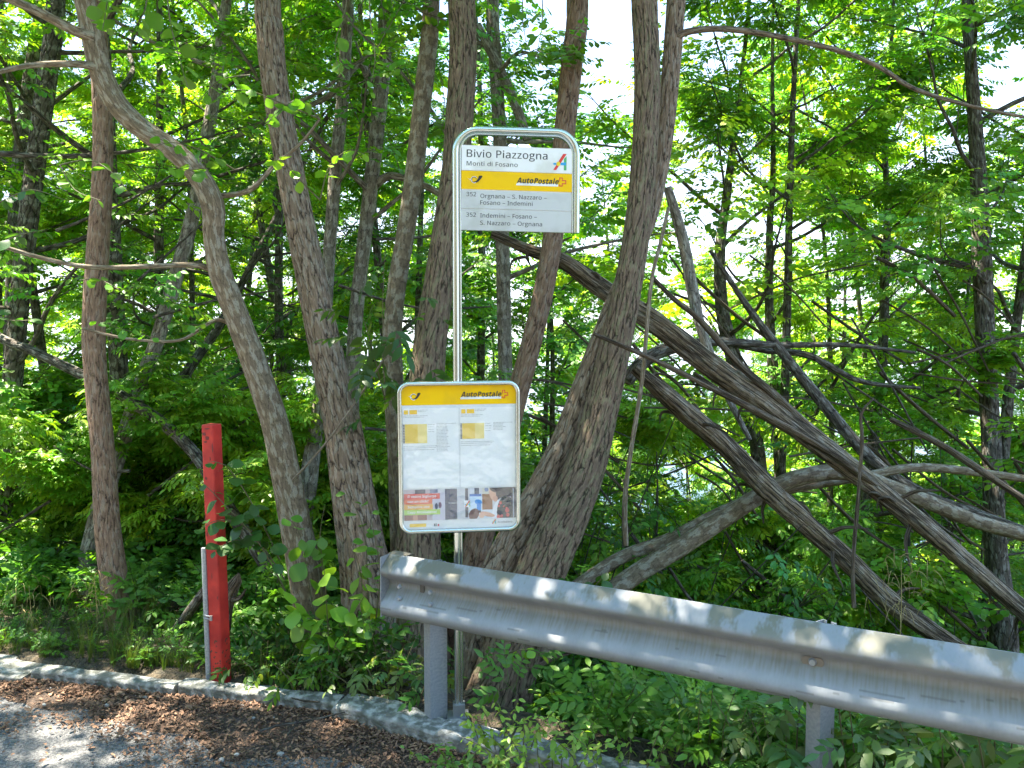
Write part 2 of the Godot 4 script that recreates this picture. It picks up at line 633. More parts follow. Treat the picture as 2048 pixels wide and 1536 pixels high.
# ------------------------------------------------------------------ the scene
func _ready() -> void:
	hill_noise.frequency = 0.03
	hill_noise.fractal_octaves = 3
	var cam := Camera3D.new()
	cam.name = "camera"
	cam.fov = rad_to_deg(2.0 * atan(768.0 / FOC))
	cam.position = EYE
	cam.rotation.x = PITCH
	cam.near = 0.05
	cam.far = 30000.0
	add_child(cam)
	cam.current = true

	var env := Environment.new()
	env.background_mode = Environment.BG_SKY
	var sky := ProceduralSkyMaterial.new()
	sky.sky_top_color = Color(0.62, 0.78, 0.99)
	sky.sky_horizon_color = Color(0.97, 0.985, 1.0)
	sky.sky_curve = 0.15
	sky.ground_horizon_color = Color(0.75, 0.8, 0.82)
	sky.ground_bottom_color = Color(0.3, 0.33, 0.28)
	env.sky = Sky.new()
	env.sky.sky_material = sky
	env.tonemap_mode = Environment.TONE_MAPPER_LINEAR
	env.background_energy_multiplier = 0.4
	env.tonemap_exposure = 8.0
	env.sdfgi_enabled = true
	env.ssao_enabled = true
	env.ssil_enabled = true
	var we := WorldEnvironment.new()
	we.name = "environment"
	we.environment = env
	add_child(we)

	var sun := DirectionalLight3D.new()
	sun.name = "sun"
	sun.light_energy = 1.6
	sun.light_color = Color(1.0, 0.965, 0.9)
	sun.light_angular_distance = 0.53
	sun.shadow_enabled = true
	add_child(sun)
	sun.look_at_from_position(Vector3.ZERO, -Vector3(-0.53, 1.33, -0.2))

	materials()
	setting()
	trees()
	dead_wood()
	stop_sign()
	guard_rail()
	marker_post()
	plants()
	litter()

func materials() -> void:
	make_bark("furrowed", Color(0.05, 0.038, 0.03), Color(0.16, 0.12, 0.088), Color(0.38, 0.285, 0.205), Color(0.26, 0.27, 0.16), 0.54, 300, 0.013, 1.2, 0.10)
	make_bark("plated", Color(0.055, 0.042, 0.033), Color(0.19, 0.142, 0.103), Color(0.42, 0.315, 0.23), Color(0.40, 0.37, 0.31), 0.53, 330, 0.014, 0.9, 0.08)
	make_bark("brown", Color(0.08, 0.053, 0.038), Color(0.21, 0.14, 0.098), Color(0.42, 0.29, 0.205), Color(0.36, 0.31, 0.25), 0.56, 300, 0.018, 0.7, 0.07)
	make_bark("smooth", Color(0.08, 0.06, 0.044), Color(0.16, 0.125, 0.088), Color(0.39, 0.31, 0.215), Color(0.44, 0.42, 0.35), 0.53, 400, 0.02, 0.3, 0.05, 0.6)
	make_bark("grey", Color(0.03, 0.026, 0.022), Color(0.09, 0.077, 0.063), Color(0.22, 0.19, 0.155), Color(0.38, 0.38, 0.34), 0.54, 330, 0.018, 0.8, 0.13)  # darkened so the colour carries the backlit look of rear trunks
	make_bark("ash", Color(0.06, 0.05, 0.042), Color(0.17, 0.148, 0.12), Color(0.38, 0.335, 0.275), Color(0.5, 0.49, 0.44), 0.54, 360, 0.018, 0.6, 0.10)  # lighter copy of the grey bark, sunlight put into the colour
	make_bark("dead", Color(0.028, 0.02, 0.015), Color(0.15, 0.11, 0.075), Color(0.50, 0.39, 0.275), Color(0.46, 0.41, 0.34), 0.56, 36, 0.04, 1.4, 0.24)
	leaves_mat = leaf_material(0.42, Color(1, 1, 0.55))
	for kind in ["ovate", "round", "pinnate"]:
		sprays[kind] = []
		for k in 3:
			sprays[kind].append(spray_mesh(kind, 100 + k * 7 + kind.length()))

# ------------------------------------------------------------------ ground, road, kerb, lake
func setting() -> void:
	var s := Shape.new()
	var nx := 61
	var rows := 0
	for j in range(-32, 61):
		var z := -5.0 - 2.2 * sinh(j / 60.0 * 6.3)
		for i in range(-60, 61):
			var x := 2.2 * sinh(i / 60.0 * 6.3)
			s.vert(Vector3(x, ground_h(x, z), z))
		if rows > 0:
			var h := s.v.size() - 121
			for i in 120:
				s.quad(h - 121 + i, h + i, h + i + 1, h - 120 + i)
		rows += 1
	var soil := mottled(lin(0.035, 0.03, 0.018), lin(0.10, 0.075, 0.045), 0.03, 0.8, 0.95, 3.0)
	put("hillside", s.mesh(), soil, self).set_meta("kind", "structure")

	var water := StandardMaterial3D.new()
	water.albedo_color = lin(0.02, 0.05, 0.06)
	water.roughness = 0.12
	var lake := PlaneMesh.new()
	lake.size = Vector2(40000, 24000)
	var lk := put("lake", lake, water, self)
	lk.position = Vector3(0, -232, -12300)
	lk.set_meta("kind", "structure")

	var r := Shape.new()
	var bump := noise(FastNoiseLite.TYPE_SIMPLEX_SMOOTH, 0.5, 4, 4)
	for i in 113:
		var x := -14.0 + i * 0.25
		for j in 44:
			var w := j * 0.05 if j < 30 else 1.5 + (j - 30) * 0.45
			r.vert(Vector3(x, ROAD_Y + 0.012 * minf(w, 3.0) + bump.get_noise_2d(x, w) * 0.012, kerb_z(x) + 0.03 + w))
		if i > 0:
			var h := r.v.size() - 44
			for j in 43:
				r.quad(h - 44 + j, h + j, h + j + 1, h - 43 + j)
	for k in r.i.size() / 3:                                   # face upwards
		var t := r.i[k * 3 + 1]
		r.i[k * 3 + 1] = r.i[k * 3 + 2]
		r.i[k * 3 + 2] = t
	for k in r.n.size():
		r.n[k] = -r.n[k]
	var tar := mottled(lin(0.085, 0.085, 0.086), lin(0.20, 0.195, 0.188), 0.05, 1.7, 0.9, 0.8, 0.0, 6)
	put("road", r.mesh(), tar, self).set_meta("kind", "structure")

	# earth and mulch swept against the kerb
	var d := Shape.new()
	var edge := noise(FastNoiseLite.TYPE_SIMPLEX_SMOOTH, 1.3, 4, 12)
	for i in 121:
		var x := -5.0 + i * 0.055
		var wide := mulch_width(x) * 0.42 + edge.get_noise_1d(x) * 0.3
		for j in 6:
			var w := wide * j / 5.0
			d.vert(Vector3(x, ROAD_Y + 0.012 * w + 0.006 + 0.03 * pow(1.0 - j / 5.0, 1.5) - (0.012 if j == 5 else 0.0) + bump.get_noise_2d(x, w) * 0.012, kerb_z(x) + 0.05 + w))
		if i > 0:
			var h := d.v.size() - 6
			for j in 5:
				d.quad(h - 6 + j, h - 5 + j, h + j + 1, h + j)
	var mulch := mottled(lin(0.04, 0.028, 0.02), lin(0.14, 0.09, 0.06), 0.06, 2.2, 0.95, 1.6)
	put("swept_earth", d.mesh(), mulch, self).set_meta("kind", "structure")

	var stone := mottled(lin(0.11, 0.112, 0.095), lin(0.38, 0.37, 0.345), 0.014, 1.9, 0.92, 0.6, 0.0, 6, 0.35, 0.7)
	var kerb := Node3D.new()
	kerb.name = "kerb"
	kerb.set_meta("kind", "structure")
	add_child(kerb)
	var joints := [-2.82, -1.86, -0.90, 0.02, 0.98, 1.96, 2.94]
	var rng := RandomNumberGenerator.new()
	rng.seed = 31
	for k in joints.size() - 1:
		var left: bool = k < 2
		var w := 0.10 if left else 0.155
		var p0 := Vector3(joints[k] + 0.012, 0, kerb_z(joints[k]))
		var p1 := Vector3(joints[k + 1] - 0.012, 0, kerb_z(joints[k + 1] - 0.001))
		var along := (p1 - p0).normalized()
		var b := Shape.new()
		var frames := []
		var top := rng.randf_range(-0.006, 0.006) + (0.0 if left else 0.02)
		for q in 25:
			frames.append(Transform3D(Basis(Vector3.UP.cross(along), Vector3.UP, along), p0.lerp(p1, q / 24.0) + Vector3(0, top, 0)))
		# outline x points away from the road
		var o := PackedVector2Array()
		for e in rounded(-w, -0.25, 0.0, 0.0, 0.018, 3):
			o.append(e)
		sweep(b, ccw(o), frames, true, true)
		for q in b.v.size():
			var e := b.v[q]
			b.v[q] += Vector3(bump.get_noise_3dv(e * 9.0), bump.get_noise_3dv(e * 11.0 + Vector3.ONE * 7.0), bump.get_noise_3dv(e * 8.0 + Vector3.ONE * 19.0)) * (0.014 if left else 0.03)
		var ks := put("kerb_stone", b.mesh(), stone, kerb)
		var yaw := Basis(Vector3.UP, rng.randf_range(-0.012, 0.012) * (1.0 if left else 2.0)).rotated(along, rng.randf_range(-0.03, 0.03))
		var c := (p0 + p1) / 2
		ks.transform = Transform3D(yaw, c - yaw * c + Vector3(0, rng.randf_range(-0.008, 0.004), rng.randf_range(-0.012, 0.012)))

	var sl := Shape.new()
	var so := PackedVector2Array()
	for e in rounded(-0.28, -0.10, 0.0, 0.03, 0.015, 3):
		so.append(e)
	var sf := []
	for q in 13:
		var x := -5.2 + q * 0.2
		var p := Vector3(x, -0.02 - 0.05 * maxf(0.0, (x + 3.3) / 0.5), kerb_z(x) - 0.04 - 0.10 * maxf(0.0, (x + 3.3) / 0.5))
		sf.append(Transform3D(Basis(Vector3.UP.cross(Vector3(0.977, 0, 0.213)), Vector3.UP, Vector3(0.977, 0, 0.213)), p))
	sweep(sl, ccw(so), sf, true, true)
	for q in sl.v.size():
		sl.v[q] += Vector3(0, bump.get_noise_3dv(sl.v[q] * 6.0) * 0.02, bump.get_noise_3dv(sl.v[q] * 5.0 + Vector3.ONE * 9.0) * 0.03)
	tag(put("concrete_slab", sl.mesh(), stone, self), "flat weathered concrete slab at the verge left of the kerb", "slab")

func mulch_width(x: float) -> float:
	return lerpf(0.35, 1.5, smoothstep(-3.2, -1.0, x))

# ------------------------------------------------------------------ trees
func trees() -> void:
	big_tree("alder_tree", "tall tree with furrowed brown trunk leaning left, directly behind the left half of the clump", [[752, 1300, 132], [738, 1180, 112], [722, 1080, 98], [700, 950, 88], [678, 820, 80], [652, 700, 74], [628, 580, 70], [605, 470, 66], [585, 370, 62], [565, 260, 58], [548, 150, 56], [540, 60, 56], [535, 0, 54]], 5.0, 5.2, 11.0, "plated", {"flare": 0.3, "from": 4.2, "limbs": 18, "reach": 3.3, "kind": "round", "per": 8, "lean": Vector3(0.2, 0, 0.8)})
	big_tree("alder_tree", "thick furrowed trunk rising straight behind the pole of the bus stop sign", [[835, 1330, 130], [835, 1200, 105], [838, 1050, 92], [845, 900, 84], [852, 780, 80], [862, 680, 74], [878, 570, 70], [895, 450, 66], [910, 340, 62], [920, 230, 62], [926, 120, 60], [922, 0, 58]], 5.0, 5.4, 12.0, "furrowed", {"flare": 0.3, "from": 4.5, "limbs": 22, "reach": 3.2, "kind": "round", "per": 9, "lean": Vector3(0.15, 0, 0.95)})
	big_tree("alder_tree", "tree with pale smooth trunk leaning right, between the furrowed trunks left of the sign", [[815, 1200, 62], [806, 1050, 56], [797, 900, 50], [788, 780, 46], [785, 680, 44], [793, 580, 42], [810, 470, 42], [828, 350, 42], [842, 230, 40], [855, 110, 38], [862, 0, 36]], 5.3, 5.7, 10.0, "smooth", {"depth": 0.006, "from": 4.3, "limbs": 9, "reach": 2.4, "kind": "ovate"})
	big_tree("alder_tree", "reddish brown trunk leaning right behind the hoop and panel of the sign", [[915, 1300, 76], [940, 1150, 62], [970, 1030, 58], [1005, 900, 52], [1035, 790, 48], [1062, 690, 46], [1085, 590, 46], [1105, 480, 46], [1120, 360, 46], [1132, 240, 46], [1145, 110, 46], [1155, 0, 46]], 5.2, 5.6, 11.0, "brown", {"depth": 0.009, "from": 4.3, "limbs": 12, "reach": 2.8, "kind": "ovate", "per": 8, "lean": Vector3(0.3, 0, 0.5)})
	big_tree("alder_tree", "largest furrowed trunk right of the sign, bending up from behind the guard rail", [[990, 1420, 135], [1035, 1270, 114], [1085, 1135, 104], [1132, 1030, 96], [1172, 930, 86], [1203, 820, 76], [1228, 710, 70], [1248, 610, 66], [1266, 510, 62], [1280, 410, 60], [1290, 300, 58], [1295, 180, 58], [1292, 80, 56], [1288, 0, 56]], 4.75, 4.8, 11.5, "furrowed", {"flare": 0.2, "from": 4.1, "limbs": 14, "reach": 3.2, "kind": "round", "per": 8, "lean": Vector3(0.25, 0, 0.55)})
	big_tree("alder_tree", "greyer trunk hugging the largest trunk from behind, parting to its right high up", [[930, 1400, 92], [972, 1210, 78], [1025, 1085, 72], [1082, 980, 66], [1130, 880, 58], [1165, 780, 50], [1197, 690, 44], [1230, 600, 40], [1268, 510, 36], [1300, 430, 36], [1318, 350, 38], [1330, 270, 39], [1341, 150, 40], [1352, 0, 40]], 4.95, 5.0, 10.5, "plated", {"depth": 0.008, "from": 4.2, "limbs": 11, "reach": 2.8, "kind": "ovate", "per": 8, "lean": Vector3(0.5, 0, 0.5),
		"branches": [[[1345, 80, 20, 4.98], [1375, 64, 16, 4.95], [1450, 58, 14, 4.9], [1560, 74, 13, 4.8], [1680, 102, 12, 4.7], [1755, 132, 11, 4.65], [1830, 178, 10, 4.6], [1950, 214, 8, 4.5], [2070, 238, 6, 4.45]]]})
	big_tree("hazel_tree", "smooth grey-brown tree whose trunk bends sharply left in the upper half", [[628, 1270, 74], [612, 1150, 72], [592, 1050, 66], [572, 950, 62], [550, 850, 60], [520, 760, 58], [492, 680, 56], [462, 600, 54], [440, 540, 52], [428, 470, 46], [425, 410, 52], [395, 350, 48], [345, 300, 46], [290, 262, 46], [240, 215, 46], [205, 150, 46], [185, 70, 44], [170, 0, 42]], 5.2, 4.7, 9.0, "smooth", {"depth": 0.005, "from": 3.9, "limbs": 12, "reach": 2.8, "kind": "round", "leaf": 0.95, "lean": Vector3(-0.3, 0, 0.5),
		"branches": [[[195, 135, 20, 4.72], [150, 128, 15, 4.66], [60, 131, 12, 4.6], [-20, 148, 10, 4.5]], [[440, 548, 26, 5.0], [415, 536, 17, 4.95], [370, 530, 13, 4.9], [200, 535, 11, 4.8], [100, 520, 10, 4.75], [-10, 488, 8, 4.7]], [[428, 395, 20, 4.9], [445, 392, 13, 4.88], [500, 380, 11, 4.8], [550, 330, 9, 4.75], [600, 288, 7, 4.7], [640, 238, 5, 4.65]], [[190, 75, 26, 4.7], [150, 62, 22, 4.66], [90, 30, 20, 4.6], [30, 2, 19, 4.5], [-40, -30, 17, 4.4]], [[500, 690, 12, 5.1], [440, 640, 8, 5.0], [360, 680, 7, 4.95], [260, 678, 6, 4.9], [165, 657, 6, 4.85]]]})
	big_tree("young_tree", "upright slim brown trunk standing in the grass at the left verge", [[248, 1285, 66], [232, 1180, 56], [215, 1050, 50], [205, 900, 46], [192, 750, 46], [188, 650, 48], [195, 500, 48], [205, 350, 44], [205, 200, 42], [195, 80, 40], [190, 0, 38]], 5.45, 5.6, 9.5, "brown", {"depth": 0.008, "flare": 0.15, "from": 3.9, "limbs": 10, "reach": 2.4, "kind": "ovate"})
	big_tree("young_tree", "pale grey trunk slanting to the right behind the upright slim trunk at the left verge", [[155, 1275, 56], [172, 1150, 42], [200, 1020, 38], [240, 900, 36], [285, 760, 34], [315, 680, 32], [350, 560, 32], [385, 430, 30], [410, 300, 28], [430, 180, 24], [445, 60, 22]], 6.1, 6.9, 8.0, "ash", {"depth": 0.006, "from": 3.5, "limbs": 9, "reach": 2.2, "kind": "ovate"})
	big_tree("young_tree", "slender grey trunk forking away behind the furrowed trunk that leans left", [[588, 1160, 44], [612, 1000, 40], [625, 900, 36], [640, 800, 32], [650, 650, 30], [660, 480, 28], [672, 330, 28], [685, 200, 26], [692, 80, 24], [696, 0, 24]], 6.3, 6.8, 10.0, "ash", {"depth": 0.006, "from": 2.6, "limbs": 12, "reach": 2.2, "kind": "round"})
	big_tree("young_tree", "slender grey-brown trunk second behind the furrowed trunk that leans left, tilting right", [[700, 1130, 40], [700, 900, 36], [705, 750, 34], [715, 600, 32], [732, 450, 32], [748, 320, 32], [762, 180, 32], [770, 80, 30], [776, 0, 30]], 6.5, 7.0, 10.0, "ash", {"depth": 0.006, "from": 2.4, "limbs": 12, "reach": 2.2, "kind": "ovate",
		"branches": [[[738, 385, 24, 6.9], [780, 352, 18, 6.8], [850, 372, 16, 6.7], [900, 400, 14, 6.7]], [[735, 150, 20, 6.9], [715, 130, 15, 6.9], [660, 190, 14, 6.8], [610, 215, 9, 6.8]]]})
	big_tree("young_tree", "thin dark-mottled trunk seen through the hoop of the sign", [[1016, 1170, 36], [1014, 1000, 34], [1012, 850, 32], [1010, 700, 32], [1007, 560, 31], [1003, 420, 28], [1000, 280, 28], [992, 150, 28], [985, 0, 28]], 6.8, 7.2, 10.0, "ash", {"depth": 0.006, "from": 2.2, "limbs": 12, "reach": 2.3, "kind": "round",
		"branches": [[[1055, 280, 20, 7.0], [1035, 220, 22, 7.0], [1010, 160, 22, 7.1], [975, 90, 20, 7.1], [955, 50, 18, 7.1]]]})
	big_tree("young_tree", "dark rough trunk running up the left edge of the wood", [[-8, 1190, 48], [5, 1000, 42], [22, 800, 41], [38, 620, 41], [55, 450, 40], [75, 300, 39], [95, 150, 37], [112, 0, 36]], 6.8, 7.3, 10.0, "grey", {"depth": 0.012, "from": 1.6, "limbs": 16, "reach": 2.4, "kind": "ovate"})
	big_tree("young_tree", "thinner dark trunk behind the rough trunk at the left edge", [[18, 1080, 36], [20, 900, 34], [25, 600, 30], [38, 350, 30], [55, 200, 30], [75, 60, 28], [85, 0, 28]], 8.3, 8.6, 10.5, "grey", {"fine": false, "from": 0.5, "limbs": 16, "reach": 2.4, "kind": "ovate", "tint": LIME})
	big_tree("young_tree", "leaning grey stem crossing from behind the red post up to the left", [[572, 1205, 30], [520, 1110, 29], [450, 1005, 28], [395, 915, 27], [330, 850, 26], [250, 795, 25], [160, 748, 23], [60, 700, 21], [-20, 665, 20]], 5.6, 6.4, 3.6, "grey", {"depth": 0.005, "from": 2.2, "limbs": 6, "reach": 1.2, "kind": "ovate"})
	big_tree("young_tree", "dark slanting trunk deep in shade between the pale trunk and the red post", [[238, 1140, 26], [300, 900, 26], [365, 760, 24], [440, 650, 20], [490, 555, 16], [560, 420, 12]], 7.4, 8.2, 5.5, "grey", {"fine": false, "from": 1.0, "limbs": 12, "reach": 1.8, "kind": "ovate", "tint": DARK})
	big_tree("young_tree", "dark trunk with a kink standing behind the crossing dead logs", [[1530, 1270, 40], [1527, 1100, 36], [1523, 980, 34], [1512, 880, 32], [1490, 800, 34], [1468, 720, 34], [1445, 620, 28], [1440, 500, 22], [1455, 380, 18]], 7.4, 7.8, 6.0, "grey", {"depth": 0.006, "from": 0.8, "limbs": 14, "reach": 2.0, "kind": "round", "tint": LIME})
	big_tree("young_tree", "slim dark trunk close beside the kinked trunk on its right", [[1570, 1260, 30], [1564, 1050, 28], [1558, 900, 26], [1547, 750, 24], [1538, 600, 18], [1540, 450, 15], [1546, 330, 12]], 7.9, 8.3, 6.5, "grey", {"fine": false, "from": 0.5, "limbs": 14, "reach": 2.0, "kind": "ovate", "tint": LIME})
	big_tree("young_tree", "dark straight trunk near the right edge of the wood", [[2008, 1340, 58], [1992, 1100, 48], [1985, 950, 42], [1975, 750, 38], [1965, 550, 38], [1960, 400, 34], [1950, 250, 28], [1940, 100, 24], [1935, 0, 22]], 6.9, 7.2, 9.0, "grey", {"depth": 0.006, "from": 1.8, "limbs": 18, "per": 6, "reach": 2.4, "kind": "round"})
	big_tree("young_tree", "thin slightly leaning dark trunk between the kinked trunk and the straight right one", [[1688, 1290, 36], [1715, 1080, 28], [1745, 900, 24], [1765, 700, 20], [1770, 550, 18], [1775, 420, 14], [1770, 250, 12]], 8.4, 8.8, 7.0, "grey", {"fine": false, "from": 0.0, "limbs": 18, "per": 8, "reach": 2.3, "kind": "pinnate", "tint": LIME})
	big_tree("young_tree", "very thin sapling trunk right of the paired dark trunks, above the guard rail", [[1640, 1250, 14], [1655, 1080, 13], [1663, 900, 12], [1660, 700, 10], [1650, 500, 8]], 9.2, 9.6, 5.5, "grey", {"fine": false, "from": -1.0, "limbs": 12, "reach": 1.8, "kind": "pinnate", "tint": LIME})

	# trees placed to shade the verge and road, two of them out of view
	for e in [[-4.9, -5.7, 10.0, "ovate", "roadside tree out of view past the left edge, its crown placed to shade the road"], [-6.6, -6.6, 11.0, "round", "roadside tree out of view farther left along the verge, wide crown placed for shade"], [-3.7, -7.4, 11.5, "ovate", "tree set back from the verge behind the left edge trunks"]]:
		var tr := RandomNumberGenerator.new()
		tr.seed = int(-e[0] * 100)
		var p := Vector3(e[0], ground_h(e[0], e[1]) - 0.1, e[1])
		var o := thing("roadside_shade_tree", e[4], "tree", p)
		var pts := wander(tr, Vector3.ZERO, Vector3(0.12, 1, 0.1), e[2], 0.12, 0.06, 7)
		var s := Shape.new()
		limb(s, pts, tapered(0.10, 0.015, 8), 16, 0.15)
		put("trunk", s.mesh(), bark["grey"], o)
		crown(o, tr, pts, tapered(0.10, 0.015, 8), 3.4, 16, 3.2, "grey", e[3], GREEN, 5, 0.85, 6, Vector3(0.15, 0, 0.3))

	# the wood down the slope
	var rng := RandomNumberGenerator.new()
	rng.seed = 2024
	var row := [[1500, 8.05], [-130, 8.8], [330, 8.6], [560, 9.4], [800, 8.8], [1790, 9.4], [1900, 8.2], [2190, 8.8],
		[-60, 12.0], [180, 11.4], [420, 12.6], [660, 11.6], [860, 12.8], [1070, 12.0], [1620, 14.2], [1830, 12.0], [2060, 11.2], [2200, 12.5],
		[60, 16.5], [310, 15.5], [570, 17.0], [770, 15.8], [990, 17.5], [1200, 16.2], [1390, 18.0], [1580, 16.8], [1760, 17.4], [1960, 16.0], [2140, 17.0],
		[-40, 23], [240, 21], [500, 24], [740, 22], [960, 25], [1160, 23], [1350, 25], [1540, 23], [1720, 25], [1920, 22], [2110, 24]]
	for k in 14:
		if k > 7 and k < 11:
			continue
		row.append([-60.0 + k * 165.0 + rng.randf_range(-60, 60), [11.5, 13.0, 15.0][k % 3] + rng.randf_range(-0.8, 0.8)])
	var used := {}
	for k in row.size():
		var depth: float = row[k][1]
		var p := at(row[k][0], 700, depth)
		p.y = ground_h(p.x, p.z) - 0.15
		var tall := rng.randf_range(0.85, 1.15) * (9.0 if depth < 10 else 12.0 if depth < 14 else 14.0 if depth < 20 else 16.0)
		var which: String = ["ovate", "round", "pinnate"][rng.randi() % 3]
		var label: String = "%s %s tree %s" % ["nearer" if depth < 10 else "slim" if depth < 14 else "tall" if depth < 20 else "far pale", {"ovate": "oval-leaved", "round": "round-leaved", "pinnate": "feather-leaved"}[which], behind(row[k][0])]
		if used.has(label):
			label += [", a little farther right", ", deeper in the wood", ", half hidden"][used[label] % 3]
		used[label] = used.get(label, 0) + 1
		var o := thing("wood_tree", label, "tree", p, "trees of the wood down the slope")
		var pts := wander(rng, Vector3.ZERO, Vector3(rng.randf_range(-0.12, 0.12), 1, rng.randf_range(-0.08, 0.12)), tall, 0.12, 0.07, 7)
		var r0 := rng.randf_range(0.05, 0.10)
		var radii := tapered(r0, 0.012, 8)
		var s := Shape.new()
		limb(s, pts, radii, 12, 0.25)
		put("trunk", s.mesh(), bark["grey"], o)
		var tint := GREEN.lerp(LIME, clampf((depth - 7.0) / 6.0 + rng.randf_range(-0.4, 0.4), 0, 1))  # leaves lighter with distance, sun on the slope put into the tint
		if rng.randf() < 0.22:
			tint = tint.lerp(Color(0.11, 0.34, 0.085), 0.7)
		crown(o, rng, pts, radii, (tall * 0.08 if depth > 8.1 else tall * 0.6), int(tall * 1.7), 2.5, "grey", which, tint, 14 if depth < 20 else 16, 0.86 if depth < 14 else 1.1 if depth < 20 else 1.35, 6)

	# young growth lit by the sun, between the trunks and the wood
	for k in 30:
		var u := -20.0 + k * 70.0 + rng.randf_range(-30, 30)
		var depth: float = [7.2, 9.0, 11.0][k % 3] + rng.randf_range(-0.5, 0.5)
		var p := at(u, 700, depth)
		p.y = ground_h(p.x, p.z) - 0.1
		var tall := maxf(1.6, rng.randf_range(-0.6, 1.6) - p.y)
		var which: String = ["round", "ovate", "pinnate"][rng.randi() % 3]
		var o := thing("slope_sapling", "%s sapling %s %s" % [{"ovate": "oval-leaved", "round": "round-leaved", "pinnate": "feather-leaved"}[which], "just down the slope" if depth < 8 else "farther down the slope" if depth < 10 else "well down the slope", behind(u)], "sapling", p, "saplings on the slope")
		var pts := wander(rng, Vector3.ZERO, Vector3(rng.randf_range(-0.15, 0.15), 1, rng.randf_range(-0.1, 0.1)), tall, 0.12, 0.08, 6)
		var s := Shape.new()
		limb(s, pts, tapered(0.03, 0.006, 7), 8, 0.25)
		put("trunk", s.mesh(), bark["grey"], o)
		crown(o, rng, pts, tapered(0.03, 0.006, 7), 0.4, 12, 1.5, "grey", which, GREEN.lerp(LIME, rng.randf_range(0.0, 1.0)), 14, 0.72, 6)

	# unseen wood on the bank across the road, placed to shade it: one mass
	var up := Node3D.new()
	up.name = "unseen_uphill_wood"
	up.set_meta("kind", "stuff")
	up.set_meta("label", "unseen mass of trees on the bank across the road, placed to shade it")
	add_child(up)
	for k in 9:
		var x := -11.0 + k * 2.7 + rng.randf_range(-0.8, 0.8)
		var z := kerb_z(x) + 8.6 + rng.randf_range(0.0, 2.5)
		var p := Vector3(x, ground_h(x, z) - 0.1, z)
		var tall := rng.randf_range(8.0, 11.0)
		var o := Node3D.new()
		o.name = "unseen_wood_clump"
		o.position = p
		up.add_child(o, true)
		var pts := wander(rng, Vector3.ZERO, Vector3(rng.randf_range(-0.12, 0.12), 1, -0.1), tall, 0.12, 0.07, 7)
		var s := Shape.new()
		limb(s, pts, tapered(0.11, 0.02, 8), 12, 0.25)
		put("trunk", s.mesh(), bark["grey"], o)
		crown(o, rng, pts, tapered(0.11, 0.02, 8), 1.2, 16, 3.2, "grey", ["round", "ovate"][k % 2], GREEN, 8, 1.2, 6, Vector3(0, 0, -0.25))

func behind(u: float) -> String:
	for e in [[-40.0, "beyond the left edge of the wood"], [120.0, "behind the dark trunks at the left edge"], [280.0, "behind the slim trunk at the left verge"], [440.0, "behind the red post"], [620.0, "behind the bent tree"], [790.0, "behind the left furrowed trunk"], [920.0, "behind the pole of the sign"], [1060.0, "behind the hoop of the sign"], [1200.0, "behind the reddish brown trunk"], [1380.0, "behind the big trunk right of the sign"], [1500.0, "behind the pale hanging limb"], [1620.0, "behind the kinked dark trunk"], [1760.0, "behind the crossing of the logs"], [1900.0, "behind the higher fallen log"], [2060.0, "behind the straight trunk at the right"]]:
		if u < e[0]:
			return e[1]
	return "beyond the right edge of the wood"

